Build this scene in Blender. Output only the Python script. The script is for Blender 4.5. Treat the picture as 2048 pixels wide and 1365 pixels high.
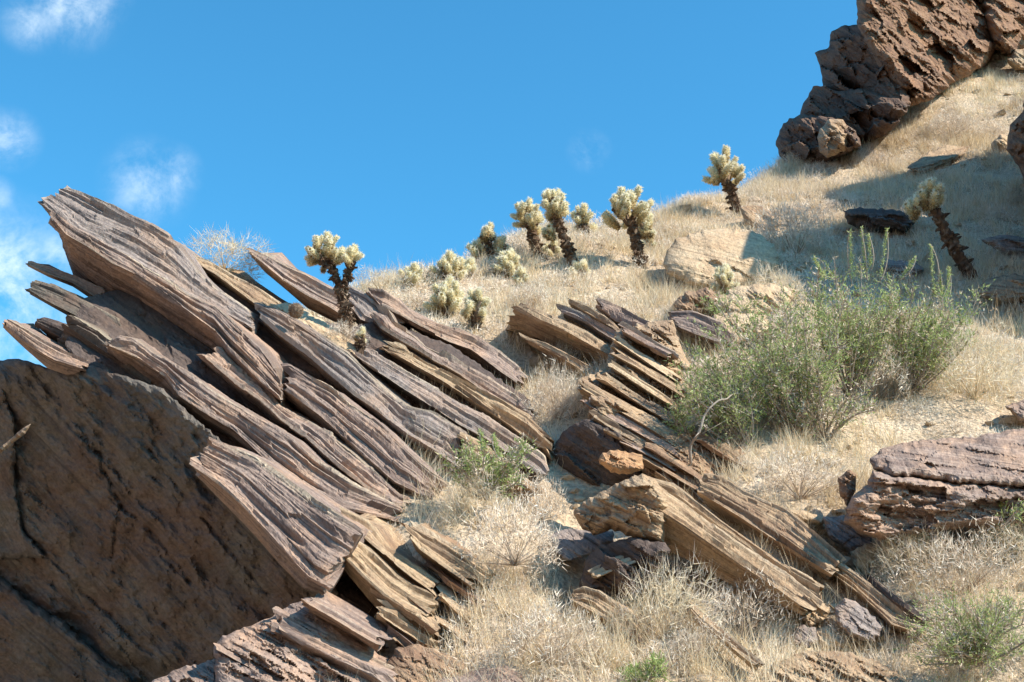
import bpy, math, random
import numpy as np
from mathutils import Vector, Matrix

for o in list(bpy.data.objects):
    bpy.data.objects.remove(o)
scene = bpy.context.scene
COL = scene.collection
R_ = math.radians

# ------------------------------------------------------------------ camera
F = 2800.0                       # focal length in pixels of a 2048 px wide frame
PITCH = R_(20.0)
CAM = np.array([0.0, 0.0, 1.6])
cam_d = bpy.data.cameras.new('camera')
cam_d.sensor_width = 36.0
cam_d.lens = 36.0 * F / 2048.0
cam_d.clip_start = 0.1
cam_d.clip_end = 3000.0
cam = bpy.data.objects.new('camera', cam_d)
cam.location = CAM
cam.rotation_euler = (math.pi / 2 + PITCH, 0, 0)
COL.objects.link(cam)
scene.camera = cam

# ------------------------------------------------------------------ sun and sky
SUN_EL, SUN_AZ = R_(42.0), math.atan2(0.91, -0.41)      # azimuth measured from +Y towards +X
to_sun = Vector((math.cos(SUN_EL) * math.sin(SUN_AZ), math.cos(SUN_EL) * math.cos(SUN_AZ), math.sin(SUN_EL)))
sun_d = bpy.data.lights.new('sun', 'SUN')
sun_d.energy = 5.0
sun_d.angle = R_(0.53)
sun_d.color = (1.0, 0.90, 0.77)
sun = bpy.data.objects.new('sun', sun_d)
sun.rotation_euler = to_sun.to_track_quat('Z', 'Y').to_euler()
sun.location = (20, -10, 40)
COL.objects.link(sun)

world = bpy.data.worlds.new('World')
scene.world = world
world.use_nodes = True
wn, wl = world.node_tree.nodes, world.node_tree.links
wn.clear()
w_out = wn.new('ShaderNodeOutputWorld')
w_bg = wn.new('ShaderNodeBackground')
w_bg.inputs[1].default_value = 0.10
w_sky = wn.new('ShaderNodeTexSky')
w_sky.sky_type = 'NISHITA'
w_sky.sun_disc = False
w_sky.sun_elevation = SUN_EL
w_sky.sun_rotation = SUN_AZ
w_sky.air_density = 1.0
w_sky.dust_density = 0.15
w_sky.ozone_density = 1.6
w_sky.altitude = 400
w_tint = wn.new('ShaderNodeMix'); w_tint.data_type = 'RGBA'; w_tint.blend_type = 'MULTIPLY'
w_tint.inputs[0].default_value = 1.0
w_tint.inputs[7].default_value = (0.47, 1.40, 1.63, 1)
wl.new(w_sky.outputs[0], w_tint.inputs[6])
w_tc = wn.new('ShaderNodeTexCoord')


def pix_dir(px, py):
    v = np.array([(px - 1024) / F, 1.0, (682.5 - py) / F])
    c, s = math.cos(PITCH), math.sin(PITCH)
    d = np.array([v[0], v[1] * c - v[2] * s, v[1] * s + v[2] * c])
    return d / np.linalg.norm(d)


# thin clouds: puffs of noise round a few directions of the sky (some of them out of the frame)
clouds = [(140, -14, .034, 1.0), (60, 45, .018, .7), (16, 278, .019, .7), (296, 366, .028, .75), (345, 345, .018, .7), (1178, 302, .014, .5),
          (-30, 590, .060, 1.25), (30, 640, .040, 1.1), (110, 512, .018, .7), (-14, 395, .014, .7),
          (-500, 300, .08, 1), (-900, 500, .1, 1), (-700, -400, .07, .9), (-1800, 300, .12, 1), (2700, -300, .05, .6)]
w_noise = wn.new('ShaderNodeTexNoise')
w_noise.inputs['Scale'].default_value = 22.0
w_noise.inputs['Detail'].default_value = 7.0
w_noise.inputs['Roughness'].default_value = 0.66
w_noise.inputs['Distortion'].default_value = 0.25
wl.new(w_tc.outputs['Generated'], w_noise.inputs['Vector'])
acc = None
for (px, py, rad, amt) in clouds:
    d = pix_dir(px, py)
    sub = wn.new('ShaderNodeVectorMath'); sub.operation = 'SUBTRACT'
    wl.new(w_tc.outputs['Generated'], sub.inputs[0]); sub.inputs[1].default_value = tuple(d)
    ln = wn.new('ShaderNodeVectorMath'); ln.operation = 'LENGTH'
    wl.new(sub.outputs[0], ln.inputs[0])
    mr = wn.new('ShaderNodeMapRange'); mr.interpolation_type = 'SMOOTHSTEP'
    mr.inputs[1].default_value = 0.0; mr.inputs[2].default_value = rad * 1.35
    mr.inputs[3].default_value = amt; mr.inputs[4].default_value = 0.0
    wl.new(ln.outputs['Value'], mr.inputs[0])
    if acc is None:
        acc = mr.outputs[0]
    else:
        mx = wn.new('ShaderNodeMath'); mx.operation = 'MAXIMUM'
        wl.new(acc, mx.inputs[0]); wl.new(mr.outputs[0], mx.inputs[1]); acc = mx.outputs[0]
m1 = wn.new('ShaderNodeMapRange'); m1.interpolation_type = 'SMOOTHSTEP'
m1.inputs[1].default_value = 0.34; m1.inputs[2].default_value = 0.80; m1.inputs[4].default_value = 1.0
wl.new(w_noise.outputs[0], m1.inputs[0])
m2 = wn.new('ShaderNodeMath'); m2.operation = 'MULTIPLY'; m2.use_clamp = True
wl.new(acc, m2.inputs[0]); wl.new(m1.outputs[0], m2.inputs[1])
w_mix = wn.new('ShaderNodeMix'); w_mix.data_type = 'RGBA'
w_mix.inputs[7].default_value = (7.2, 8.2, 8.8, 1)
wl.new(m2.outputs[0], w_mix.inputs[0])
wl.new(w_tint.outputs[2], w_mix.inputs[6])
wl.new(w_mix.outputs[2], w_bg.inputs[0])
wl.new(w_bg.outputs[0], w_out.inputs[0])

vs = scene.view_settings
vs.view_transform = 'Standard'
vs.look = 'None'
vs.exposure = 0.7
vs.gamma = 1.0
vs.use_curve_mapping = False

scene.cycles.max_bounces = 4
scene.cycles.diffuse_bounces = 3
scene.cycles.use_adaptive_sampling = True
scene.cycles.adaptive_threshold = 0.02
scene.cycles.transmission_bounces = 3

# ------------------------------------------------------------------ helpers
_rng = np.random.RandomState(7)
FW = np.array([0, math.cos(PITCH), math.sin(PITCH)])
UP = np.array([0, -math.sin(PITCH), math.cos(PITCH)])
RT = np.array([1.0, 0, 0])


def P(px, py, d):
    """a point of the place from its direction (photo pixel) and its distance along the view axis in metres"""
    px = np.asarray(px, float); py = np.asarray(py, float); d = np.asarray(d, float)
    xc = ((px - 1024) / F * d)[..., None]; yc = ((682.5 - py) / F * d)[..., None]
    return CAM + RT * xc + UP * yc + FW * d[..., None]


_perm = np.random.RandomState(3).permutation(256).astype(np.int64)
_perm = np.concatenate([_perm, _perm, _perm])
_grad = np.random.RandomState(5).normal(size=(256, 3)); _grad /= np.linalg.norm(_grad, axis=1)[:, None]


def perlin(p):
    p = np.asarray(p, float)
    i = np.floor(p).astype(np.int64); f = p - i
    i &= 255
    u = f * f * f * (f * (f * 6 - 15) + 10)
    res = 0
    for dx in (0, 1):
        for dy in (0, 1):
            for dz in (0, 1):
                h = _perm[_perm[_perm[(i[..., 0] + dx) & 255] + ((i[..., 1] + dy) & 255)] + ((i[..., 2] + dz) & 255)]
                g = _grad[h]
                v = g[..., 0] * (f[..., 0] - dx) + g[..., 1] * (f[..., 1] - dy) + g[..., 2] * (f[..., 2] - dz)
                wx = u[..., 0] if dx else 1 - u[..., 0]
                wy = u[..., 1] if dy else 1 - u[..., 1]
                wz = u[..., 2] if dz else 1 - u[..., 2]
                res = res + v * wx * wy * wz
    return res * 1.6


def fbm(p, oct=4, gain=0.5):
    a, s, r = 1.0, 1.0, 0
    for k in range(oct):
        r = r + a * perlin(np.asarray(p) * s + 17.3 * k)
        a *= gain; s *= 2.03
    return r


def hash1(a, b=0):
    x = np.sin(np.asarray(a, float) * 127.1 + np.asarray(b, float) * 311.7) * 43758.5453
    return x - np.floor(x)


def smooth(a, b, x):
    t = np.clip((np.asarray(x, float) - a) / (b - a), 0, 1)
    return t * t * (3 - 2 * t)


def make_mesh(name, verts, faces=None, tris=None, attrs=None, smooth_shade=False):
    """verts (n,3), faces: list of quads array (m,4) and/or tris (k,3)"""
    me = bpy.data.meshes.new(name)
    verts = np.asarray(verts, np.float32)
    q = np.zeros((0, 4), np.int32) if faces is None else np.asarray(faces, np.int32)
    t = np.zeros((0, 3), np.int32) if tris is None else np.asarray(tris, np.int32)
    me.vertices.add(len(verts)); me.vertices.foreach_set('co', verts.ravel())
    loops = np.concatenate([q.ravel(), t.ravel()])
    me.loops.add(len(loops)); me.loops.foreach_set('vertex_index', loops)
    me.polygons.add(len(q) + len(t))
    starts = np.concatenate([np.arange(len(q)) * 4, len(q) * 4 + np.arange(len(t)) * 3]).astype(np.int32)
    me.polygons.foreach_set('loop_start', starts)
    try:
        tot = np.concatenate([np.full(len(q), 4), np.full(len(t), 3)]).astype(np.int32)
        me.polygons.foreach_set('loop_total', tot)
    except Exception:
        pass
    if smooth_shade:
        me.polygons.foreach_set('use_smooth', np.ones(len(q) + len(t), bool))
    else:
        me.polygons.foreach_set('use_smooth', np.zeros(len(q) + len(t), bool))
    for k, v in (attrs or {}).items():
        v = np.asarray(v, np.float32)
        if v.ndim == 1:
            a = me.attributes.new(k, 'FLOAT', 'POINT'); a.data.foreach_set('value', v)
        else:
            a = me.attributes.new(k, 'FLOAT_VECTOR', 'POINT'); a.data.foreach_set('vector', v.ravel())
    me.update(calc_edges=True)
    me.validate()
    return me


def link(name, me, mat=None, parent=None):
    o = bpy.data.objects.new(name, me)
    COL.objects.link(o)
    if mat is not None and me is not None and len(me.materials) == 0:
        for m in (mat if isinstance(mat, (list, tuple)) else [mat]):
            me.materials.append(m)
    if parent is not None:
        o.parent = parent
    return o


def empty(name, loc, label=None, cat=None, group=None):
    o = bpy.data.objects.new(name, None)
    o.empty_display_size = 0.2
    o.location = Vector([float(c) for c in loc])
    COL.objects.link(o)
    return tag(o, label, cat, group)


def tag(o, label=None, cat=None, group=None, kind=None):
    if label: o['label'] = label
    if cat: o['category'] = cat
    if group: o['group'] = group
    if kind: o['kind'] = kind
    return o


# ------------------------------------------------------------------ materials
def new_mat(name):
    m = bpy.data.materials.new(name); m.use_nodes = True
    n, l = m.node_tree.nodes, m.node_tree.links
    n.clear()
    out = n.new('ShaderNodeOutputMaterial')
    return m, n, l, out


def ramp(n, stops, interp='LINEAR'):
    r = n.new('ShaderNodeValToRGB')
    cr = r.color_ramp; cr.interpolation = interp
    while len(cr.elements) < len(stops):
        cr.elements.new(0.5)
    for e, (p, c) in zip(cr.elements, stops):
        e.position = p; e.color = (c[0], c[1], c[2], 1)
    return r


def rock_mat(name, base, streak, patch, patch_amt=0.5, dark=(0.05, 0.04, 0.035), dark_amt=0.6, bump=0.7, stretch=(1.0, 7.0, 1.0), edge=0.35, edge_col=(.50, .42, .31), pscale=1.7):
    m, n, l, out = new_mat(name)
    b = n.new('ShaderNodeBsdfPrincipled'); b.inputs['Roughness'].default_value = 0.88
    b.inputs['Specular IOR Level'].default_value = 0.25
    l.new(b.outputs[0], out.inputs[0])
    at = n.new('ShaderNodeAttribute'); at.attribute_name = 'rk'
    mp = n.new('ShaderNodeMapping'); mp.inputs['Scale'].default_value = stretch
    l.new(at.outputs['Vector'], mp.inputs[0])
    n1 = n.new('ShaderNodeTexNoise'); n1.inputs['Scale'].default_value = 1.6; n1.inputs['Detail'].default_value = 8; n1.inputs['Roughness'].default_value = 0.68
    n1.inputs['Distortion'].default_value = 0.3
    l.new(mp.outputs[0], n1.inputs['Vector'])
    r1 = ramp(n, [(0.30, base), (0.46, tuple(.6 * a + .4 * c for a, c in zip(base, streak))), (0.56, streak), (0.70, tuple(.75 * a for a in base))])
    l.new(n1.outputs[0], r1.inputs[0])
    tc = n.new('ShaderNodeTexCoord')
    n2 = n.new('ShaderNodeTexNoise'); n2.inputs['Scale'].default_value = pscale; n2.inputs['Detail'].default_value = 7; n2.inputs['Roughness'].default_value = 0.65
    l.new(at.outputs['Vector'], n2.inputs['Vector'])
    r2 = ramp(n, [(0.47, (0, 0, 0)), (0.60, (1, 1, 1))])
    l.new(n2.outputs[0], r2.inputs[0])
    k2 = n.new('ShaderNodeMath'); k2.operation = 'MULTIPLY'; k2.inputs[1].default_value = patch_amt
    l.new(r2.outputs[0], k2.inputs[0])
    x1 = n.new('ShaderNodeMix'); x1.data_type = 'RGBA'
    l.new(k2.outputs[0], x1.inputs[0]); l.new(r1.outputs[0], x1.inputs[6]); x1.inputs[7].default_value = (*patch, 1)
    # mottled mineral grain
    n3 = n.new('ShaderNodeTexNoise'); n3.inputs['Scale'].default_value = 26; n3.inputs['Detail'].default_value = 5; n3.inputs['Roughness'].default_value = 0.7
    l.new(at.outputs['Vector'], n3.inputs['Vector'])
    r3 = ramp(n, [(0.3, (0.55, 0.55, 0.55)), (0.5, (1, 1, 1)), (0.72, (1.5, 1.45, 1.35))])
    l.new(n3.outputs[0], r3.inputs[0])
    x2 = n.new('ShaderNodeMix'); x2.data_type = 'RGBA'; x2.blend_type = 'MULTIPLY'; x2.inputs[0].default_value = 0.75
    l.new(x1.outputs[2], x2.inputs[6]); l.new(r3.outputs[0], x2.inputs[7])
    # dark varnish streaks along the layers
    mp2 = n.new('ShaderNodeMapping'); mp2.inputs['Scale'].default_value = (stretch[0] * .7, stretch[1] * 2.2, stretch[2]); mp2.inputs['Location'].default_value = (3.1, 7.7, 1.3)
    l.new(at.outputs['Vector'], mp2.inputs[0])
    n4 = n.new('ShaderNodeTexNoise'); n4.inputs['Scale'].default_value = 1.5; n4.inputs['Detail'].default_value = 6; n4.inputs['Roughness'].default_value = 0.6
    l.new(mp2.outputs[0], n4.inputs['Vector'])
    r4 = ramp(n, [(0.33, (1, 1, 1)), (0.43, (0, 0, 0))])
    l.new(n4.outputs[0], r4.inputs[0])
    k4 = n.new('ShaderNodeMath'); k4.operation = 'MULTIPLY'; k4.inputs[1].default_value = dark_amt
    l.new(r4.outputs[0], k4.inputs[0])
    x3 = n.new('ShaderNodeMix'); x3.data_type = 'RGBA'
    l.new(k4.outputs[0], x3.inputs[0]); l.new(x2.outputs[2], x3.inputs[6]); x3.inputs[7].default_value = (*dark, 1)
    # freshly broken, paler rock along the worn edges
    ge = n.new('ShaderNodeNewGeometry')
    re = ramp(n, [(0.53, (0, 0, 0)), (0.64, (1, 1, 1))])
    l.new(ge.outputs['Pointiness'], re.inputs[0])
    ke = n.new('ShaderNodeMath'); ke.operation = 'MULTIPLY'; ke.inputs[1].default_value = edge
    l.new(re.outputs[0], ke.inputs[0])
    x4 = n.new('ShaderNodeMix'); x4.data_type = 'RGBA'
    l.new(ke.outputs[0], x4.inputs[0]); l.new(x3.outputs[2], x4.inputs[6]); x4.inputs[7].default_value = (*edge_col, 1)
    ap = n.new('ShaderNodeAttribute'); ap.attribute_name = 'torn'
    x5 = n.new('ShaderNodeMix'); x5.data_type = 'RGBA'
    tm = n.new('ShaderNodeMath'); tm.operation = 'MULTIPLY'
    rt = ramp(n, [(.38, (.25, .25, .25)), (.58, (1, 1, 1))]); l.new(n3.outputs[0], rt.inputs[0])
    l.new(ap.outputs['Fac'], tm.inputs[0]); l.new(rt.outputs[0], tm.inputs[1])
    l.new(tm.outputs[0], x5.inputs[0]); l.new(x4.outputs[2], x5.inputs[6]); x5.inputs[7].default_value = (.52, .43, .31, 1)
    l.new(x5.outputs[2], b.inputs['Base Color'])
    # relief
    add = n.new('ShaderNodeMath'); add.operation = 'ADD'
    l.new(n1.outputs[0], add.inputs[0]); l.new(n4.outputs[0], add.inputs[1])
    adm = n.new('ShaderNodeMath'); adm.operation = 'MULTIPLY'; adm.inputs[1].default_value = 0.32
    l.new(add.outputs[0], adm.inputs[0])
    ad2 = n.new('ShaderNodeMath'); ad2.operation = 'MULTIPLY_ADD'; ad2.inputs[1].default_value = 0.5
    l.new(n3.outputs[0], ad2.inputs[0]); l.new(adm.outputs[0], ad2.inputs[2])
    bp = n.new('ShaderNodeBump'); bp.inputs['Strength'].default_value = bump; bp.inputs['Distance'].default_value = 0.05
    l.new(ad2.outputs[0], bp.inputs['Height']); l.new(bp.outputs[0], b.inputs['Normal'])
    return m


M = {}
M['varnish'] = rock_mat('rock_varnished', (.150, .104, .087), (.335, .252, .208), (.47, .305, .205), .6, dark_amt=.75, stretch=(.45, 11, 1))
M['grey'] = rock_mat('rock_grey', (.142, .120, .114), (.32, .263, .232), (.41, .275, .19), .5, dark_amt=.75, stretch=(.45, 11, 1))
M['tan'] = rock_mat('rock_tan', (.29, .185, .108), (.47, .345, .22), (.20, .125, .085), .55, stretch=(.45, 11, 1))
M['pale'] = rock_mat('rock_pale', (.43, .305, .185), (.56, .43, .285), (.34, .215, .125), .45, stretch=(.45, 11, 1), dark_amt=.35)
M['rust'] = rock_mat('rock_rusty', (.225, .135, .082), (.37, .25, .155), (.19, .11, .075), .5, stretch=(.45, 11, 1))
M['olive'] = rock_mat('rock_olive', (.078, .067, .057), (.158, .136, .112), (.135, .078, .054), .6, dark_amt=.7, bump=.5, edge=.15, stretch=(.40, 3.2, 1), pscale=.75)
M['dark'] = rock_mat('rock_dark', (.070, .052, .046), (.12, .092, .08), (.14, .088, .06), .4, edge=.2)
M['cliff'] = rock_mat('rock_cliff', (.115, .061, .040), (.275, .162, .097), (.31, .165, .085), .5)
M['cliffshade'] = rock_mat('rock_cliff_shaded', (.075, .046, .036), (.15, .098, .07), (.22, .125, .075), .4)  # cliff colour darkened to stand in for shade on the left-facing blocks
M['orange'] = rock_mat('rock_orange', (.42, .22, .10), (.52, .32, .17), (.30, .16, .09), .4, dark_amt=.4)


def soil_mat():
    m, n, l, out = new_mat('dry_soil')
    b = n.new('ShaderNodeBsdfPrincipled'); b.inputs['Roughness'].default_value = 0.95; b.inputs['Specular IOR Level'].default_value = 0.1
    l.new(b.outputs[0], out.inputs[0])
    tc = n.new('ShaderNodeTexCoord')
    a = n.new('ShaderNodeTexNoise'); a.inputs['Scale'].default_value = 1.3; a.inputs['Detail'].default_value = 9; a.inputs['Roughness'].default_value = .7
    l.new(tc.outputs['Object'], a.inputs[0])
    r = ramp(n, [(.32, (.37, .27, .175)), (.5, (.53, .42, .295)), (.68, (.64, .53, .40))])
    l.new(a.outputs[0], r.inputs[0])
    c = n.new('ShaderNodeTexNoise'); c.inputs['Scale'].default_value = 22; c.inputs['Detail'].default_value = 6
    l.new(tc.outputs['Object'], c.inputs[0])
    r2 = ramp(n, [(.35, (.6, .6, .6)), (.5, (1, 1, 1)), (.7, (1.3, 1.27, 1.2))])
    l.new(c.outputs[0], r2.inputs[0])
    x = n.new('ShaderNodeMix'); x.data_type = 'RGBA'; x.blend_type = 'MULTIPLY'; x.inputs[0].default_value = .8
    l.new(r.outputs[0], x.inputs[6]); l.new(r2.outputs[0], x.inputs[7]); l.new(x.outputs[2], b.inputs['Base Color'])
    bp = n.new('ShaderNodeBump'); bp.inputs['Strength'].default_value = .8; bp.inputs['Distance'].default_value = .06
    l.new(c.outputs[0], bp.inputs['Height']); l.new(bp.outputs[0], b.inputs['Normal'])
    return m


def plant_mat(name, stops, trans=0.35, attr='tone', rough=.8):
    m, n, l, out = new_mat(name)
    at = n.new('ShaderNodeAttribute'); at.attribute_name = attr
    r = ramp(n, stops)
    l.new(at.outputs['Fac'], r.inputs[0])
    d = n.new('ShaderNodeBsdfDiffuse'); t = n.new('ShaderNodeBsdfTranslucent')
    l.new(r.outputs[0], d.inputs[0]); l.new(r.outputs[0], t.inputs[0])
    x = n.new('ShaderNodeMixShader'); x.inputs[0].default_value = trans
    l.new(d.outputs[0], x.inputs[1]); l.new(t.outputs[0], x.inputs[2]); l.new(x.outputs[0], out.inputs[0])
    return m


M['soil'] = soil_mat()
M['straw'] = plant_mat('dry_straw', [(0, (.40, .29, .17)), (.25, (.68, .53, .33)), (.55, (.80, .68, .47)), (.85, (.88, .80, .63)), (1, (.66, .58, .50))], .3)
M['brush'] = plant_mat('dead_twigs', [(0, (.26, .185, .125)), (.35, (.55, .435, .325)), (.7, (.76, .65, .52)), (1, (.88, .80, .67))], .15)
M['green'] = plant_mat('grey_green_leaves', [(0, (.20, .26, .085)), (.5, (.36, .45, .17)), (.85, (.52, .60, .29)), (1, (.66, .60, .35))], .35)
M['twig'] = plant_mat('pale_twigs', [(0, (.20, .16, .125)), (1, (.48, .43, .37))], .0)
M['spine'] = plant_mat('pale_spines', [(0, (.30, .20, .10)), (.3, (.66, .54, .30)), (.6, (.88, .81, .56)), (1, (.95, .92, .78))], .5)
M['joint'] = plant_mat('cactus_flesh', [(0, (.20, .135, .065)), (.3, (.46, .37, .19)), (1, (.70, .63, .38))], .1)
M['deadjoint'] = plant_mat('dead_cactus_bark', [(0, (.060, .040, .030)), (.6, (.14, .095, .065)), (1, (.27, .20, .14))], .0)
M['barrel'] = plant_mat('barrel_cactus_spines', [(0, (.16, .11, .075)), (1, (.46, .35, .25))], .2)

# ------------------------------------------------------------------ terrain
_xc = np.array([-9, -3.5, -2.3, -1.2, -.6, .2, 1.5, 2.3, 3.4, 4.6, 5.3, 9, 15, 30.])
_yc = np.array([15.0, 17.0, 18.8, 19.8, 20.9, 22.2, 22.6, 23.2, 24.3, 25.5, 26.6, 33.5, 46, 60.])


HOLLOWS = [(1270, 1140, 11.3, .62, .75), (1420, 1200, 10.8, .25, .5), (1170, 930, 13.4, .55, .85), (1690, 1230, 10.5, .30, .55), (1700, 1060, 11.9, .35, .5), (760, 1180, 10.9, .45, .7), (1060, 690, 17.0, .5, .8)]
HOLLOWS = [(P(a, b, c), dz, r) for a, b, c, dz, r in HOLLOWS]


def hollow(x, y):
    h = np.zeros_like(np.asarray(x, float))
    for p, dz, r in HOLLOWS:
        h = h + dz * np.exp(-((x - p[0]) ** 2 + (y - p[1]) ** 2) / (r * r))
    return h


def hill(x, y):
    x = np.asarray(x, float); y = np.asarray(y, float)
    s = .74 + .05 * smooth(5, 12, x)
    yc = np.interp(x, _xc, _yc)
    z = 3.0 + .74 * (np.minimum(y, yc) - 10.2) + (s - .74) * np.maximum(np.minimum(y, yc) - 12, 0)
    # rounded crest
    a = yc - 1.6; w = 3.2
    t = np.clip(y - a, 0, w)
    zc = 3.0 + .74 * (np.minimum(y, a) - 10.2) + (s - .74) * np.maximum(np.minimum(y, a) - 12, 0)
    z = zc + s * (t - t * t / (2 * w)) + np.where(y > a + w, -.12 * (y - a - w), 0)
    z = z + .30 * smooth(-.6, 1.6, x - .285 * y) * np.clip(y - 26, 0, 12)
    z = z - 1.0 * np.maximum(-3.0 - x, 0) * smooth(5, 9, y)
    z = z - 1.7 * np.maximum(-1.25 - x, 0) * smooth(15.5, 13.0, y) * smooth(5, 8, y)
    z = z - 1.9 * np.maximum(-3.3 - x, 0) * smooth(21, 17, y) * smooth(5, 8, y)
    # canyon floor
    k = .8
    z = np.where(z > 4, z, np.log1p(np.exp(np.clip(z / k, -40, 40))) * k)
    p = np.stack([x * .5, y * .5, np.zeros_like(x)], -1)
    z = z + .22 * fbm(p, 3) * smooth(5, 9, y) * (1 - .6 * smooth(-1, 4, y - yc))
    z = z - hollow(x, y)
    # unseen slope added behind and left of the viewer to bounce and block light
    o = np.maximum(-(x + .5 * y) - 15.0, 0)
    z = z + np.minimum(.75 * o, 26 + .1 * o) * (1 + .25 * perlin(np.stack([x * .08, y * .08, x * 0 + 5], -1)))
    return np.maximum(z, -8)


def axis(lo, a, b, hi, step):
    mid = np.arange(a, b, step)
    n1 = np.linspace(0, 1, 26)[1:] ** 2.2
    return np.concatenate([(a - n1 * (a - lo))[::-1], mid, b + n1 * (hi - b)])


gx = axis(-400, -9, 19, 400, .18)
gy = axis(-400, 6, 48, 700, .18)
GX, GY = np.meshgrid(gx, gy, indexing='ij')
GZ = hill(GX, GY)
ni, nj = GX.shape
idx = np.arange(ni * nj).reshape(ni, nj)
q = np.stack([idx[:-1, :-1], idx[1:, :-1], idx[1:, 1:], idx[:-1, 1:]], -1).reshape(-1, 4)
GZ = GZ + .02 * fbm(np.stack([GX * 4, GY * 4, GX * 0], -1), 2) * (GY > 4)
hill_o = link('hillside', make_mesh('hillside', np.stack([GX, GY, GZ], -1).reshape(-1, 3), q, smooth_shade=True), M['soil'])
M['canyon'] = rock_mat('low_bounce_rock', (.17, .12, .088), (.26, .19, .14), (.22, .145, .10), .4)  # darker rock on the unseen ground and slope, added to cut bounce light
hill_o.data.materials.append(M['canyon'])
_pc = np.zeros(len(hill_o.data.polygons) * 3, np.float32); hill_o.data.polygons.foreach_get('center', _pc); _pc = _pc.reshape(-1, 3)
hill_o.data.polygons.foreach_set('material_index', ((_pc[:, 1] < 5.5) | (_pc[:, 0] + .5 * _pc[:, 1] < -9)).astype(np.int32))
tag(hill_o, 'steep tan desert hillside rising to the right', None, None, 'structure')

_ts = np.arange(5, 70, .03)


def gd(px, py):
    """distance along the view axis at which the ray through a photo pixel meets the hillside"""
    p = P(np.full_like(_ts, px), np.full_like(_ts, py), _ts)
    below = p[:, 2] < hill(p[:, 0], p[:, 1])
    k = int(np.argmax(below))
    return float(_ts[k]) if below[k] else 30.0


def on_hill(px, py):
    p = P(px, py, gd(px, py))
    return np.array([p[0], p[1], float(hill(p[0], p[1]))])


# ------------------------------------------------------------------ rock builders
def resample(line, n):
    a = np.asarray(line, float)
    s = np.concatenate([[0], np.cumsum(np.hypot(*np.diff(a, axis=0).T))])
    t = np.linspace(0, s[-1], n)
    return np.stack([np.interp(t, s, a[:, 0]), np.interp(t, s, a[:, 1])], -1)


def dS(px, py):
    """distance of the face of the leaning outcrop: it steps back with height and to the right"""
    return 12 + .0026 * (np.asarray(px) - 400) - .0075 * (np.asarray(py) - 900)


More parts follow.
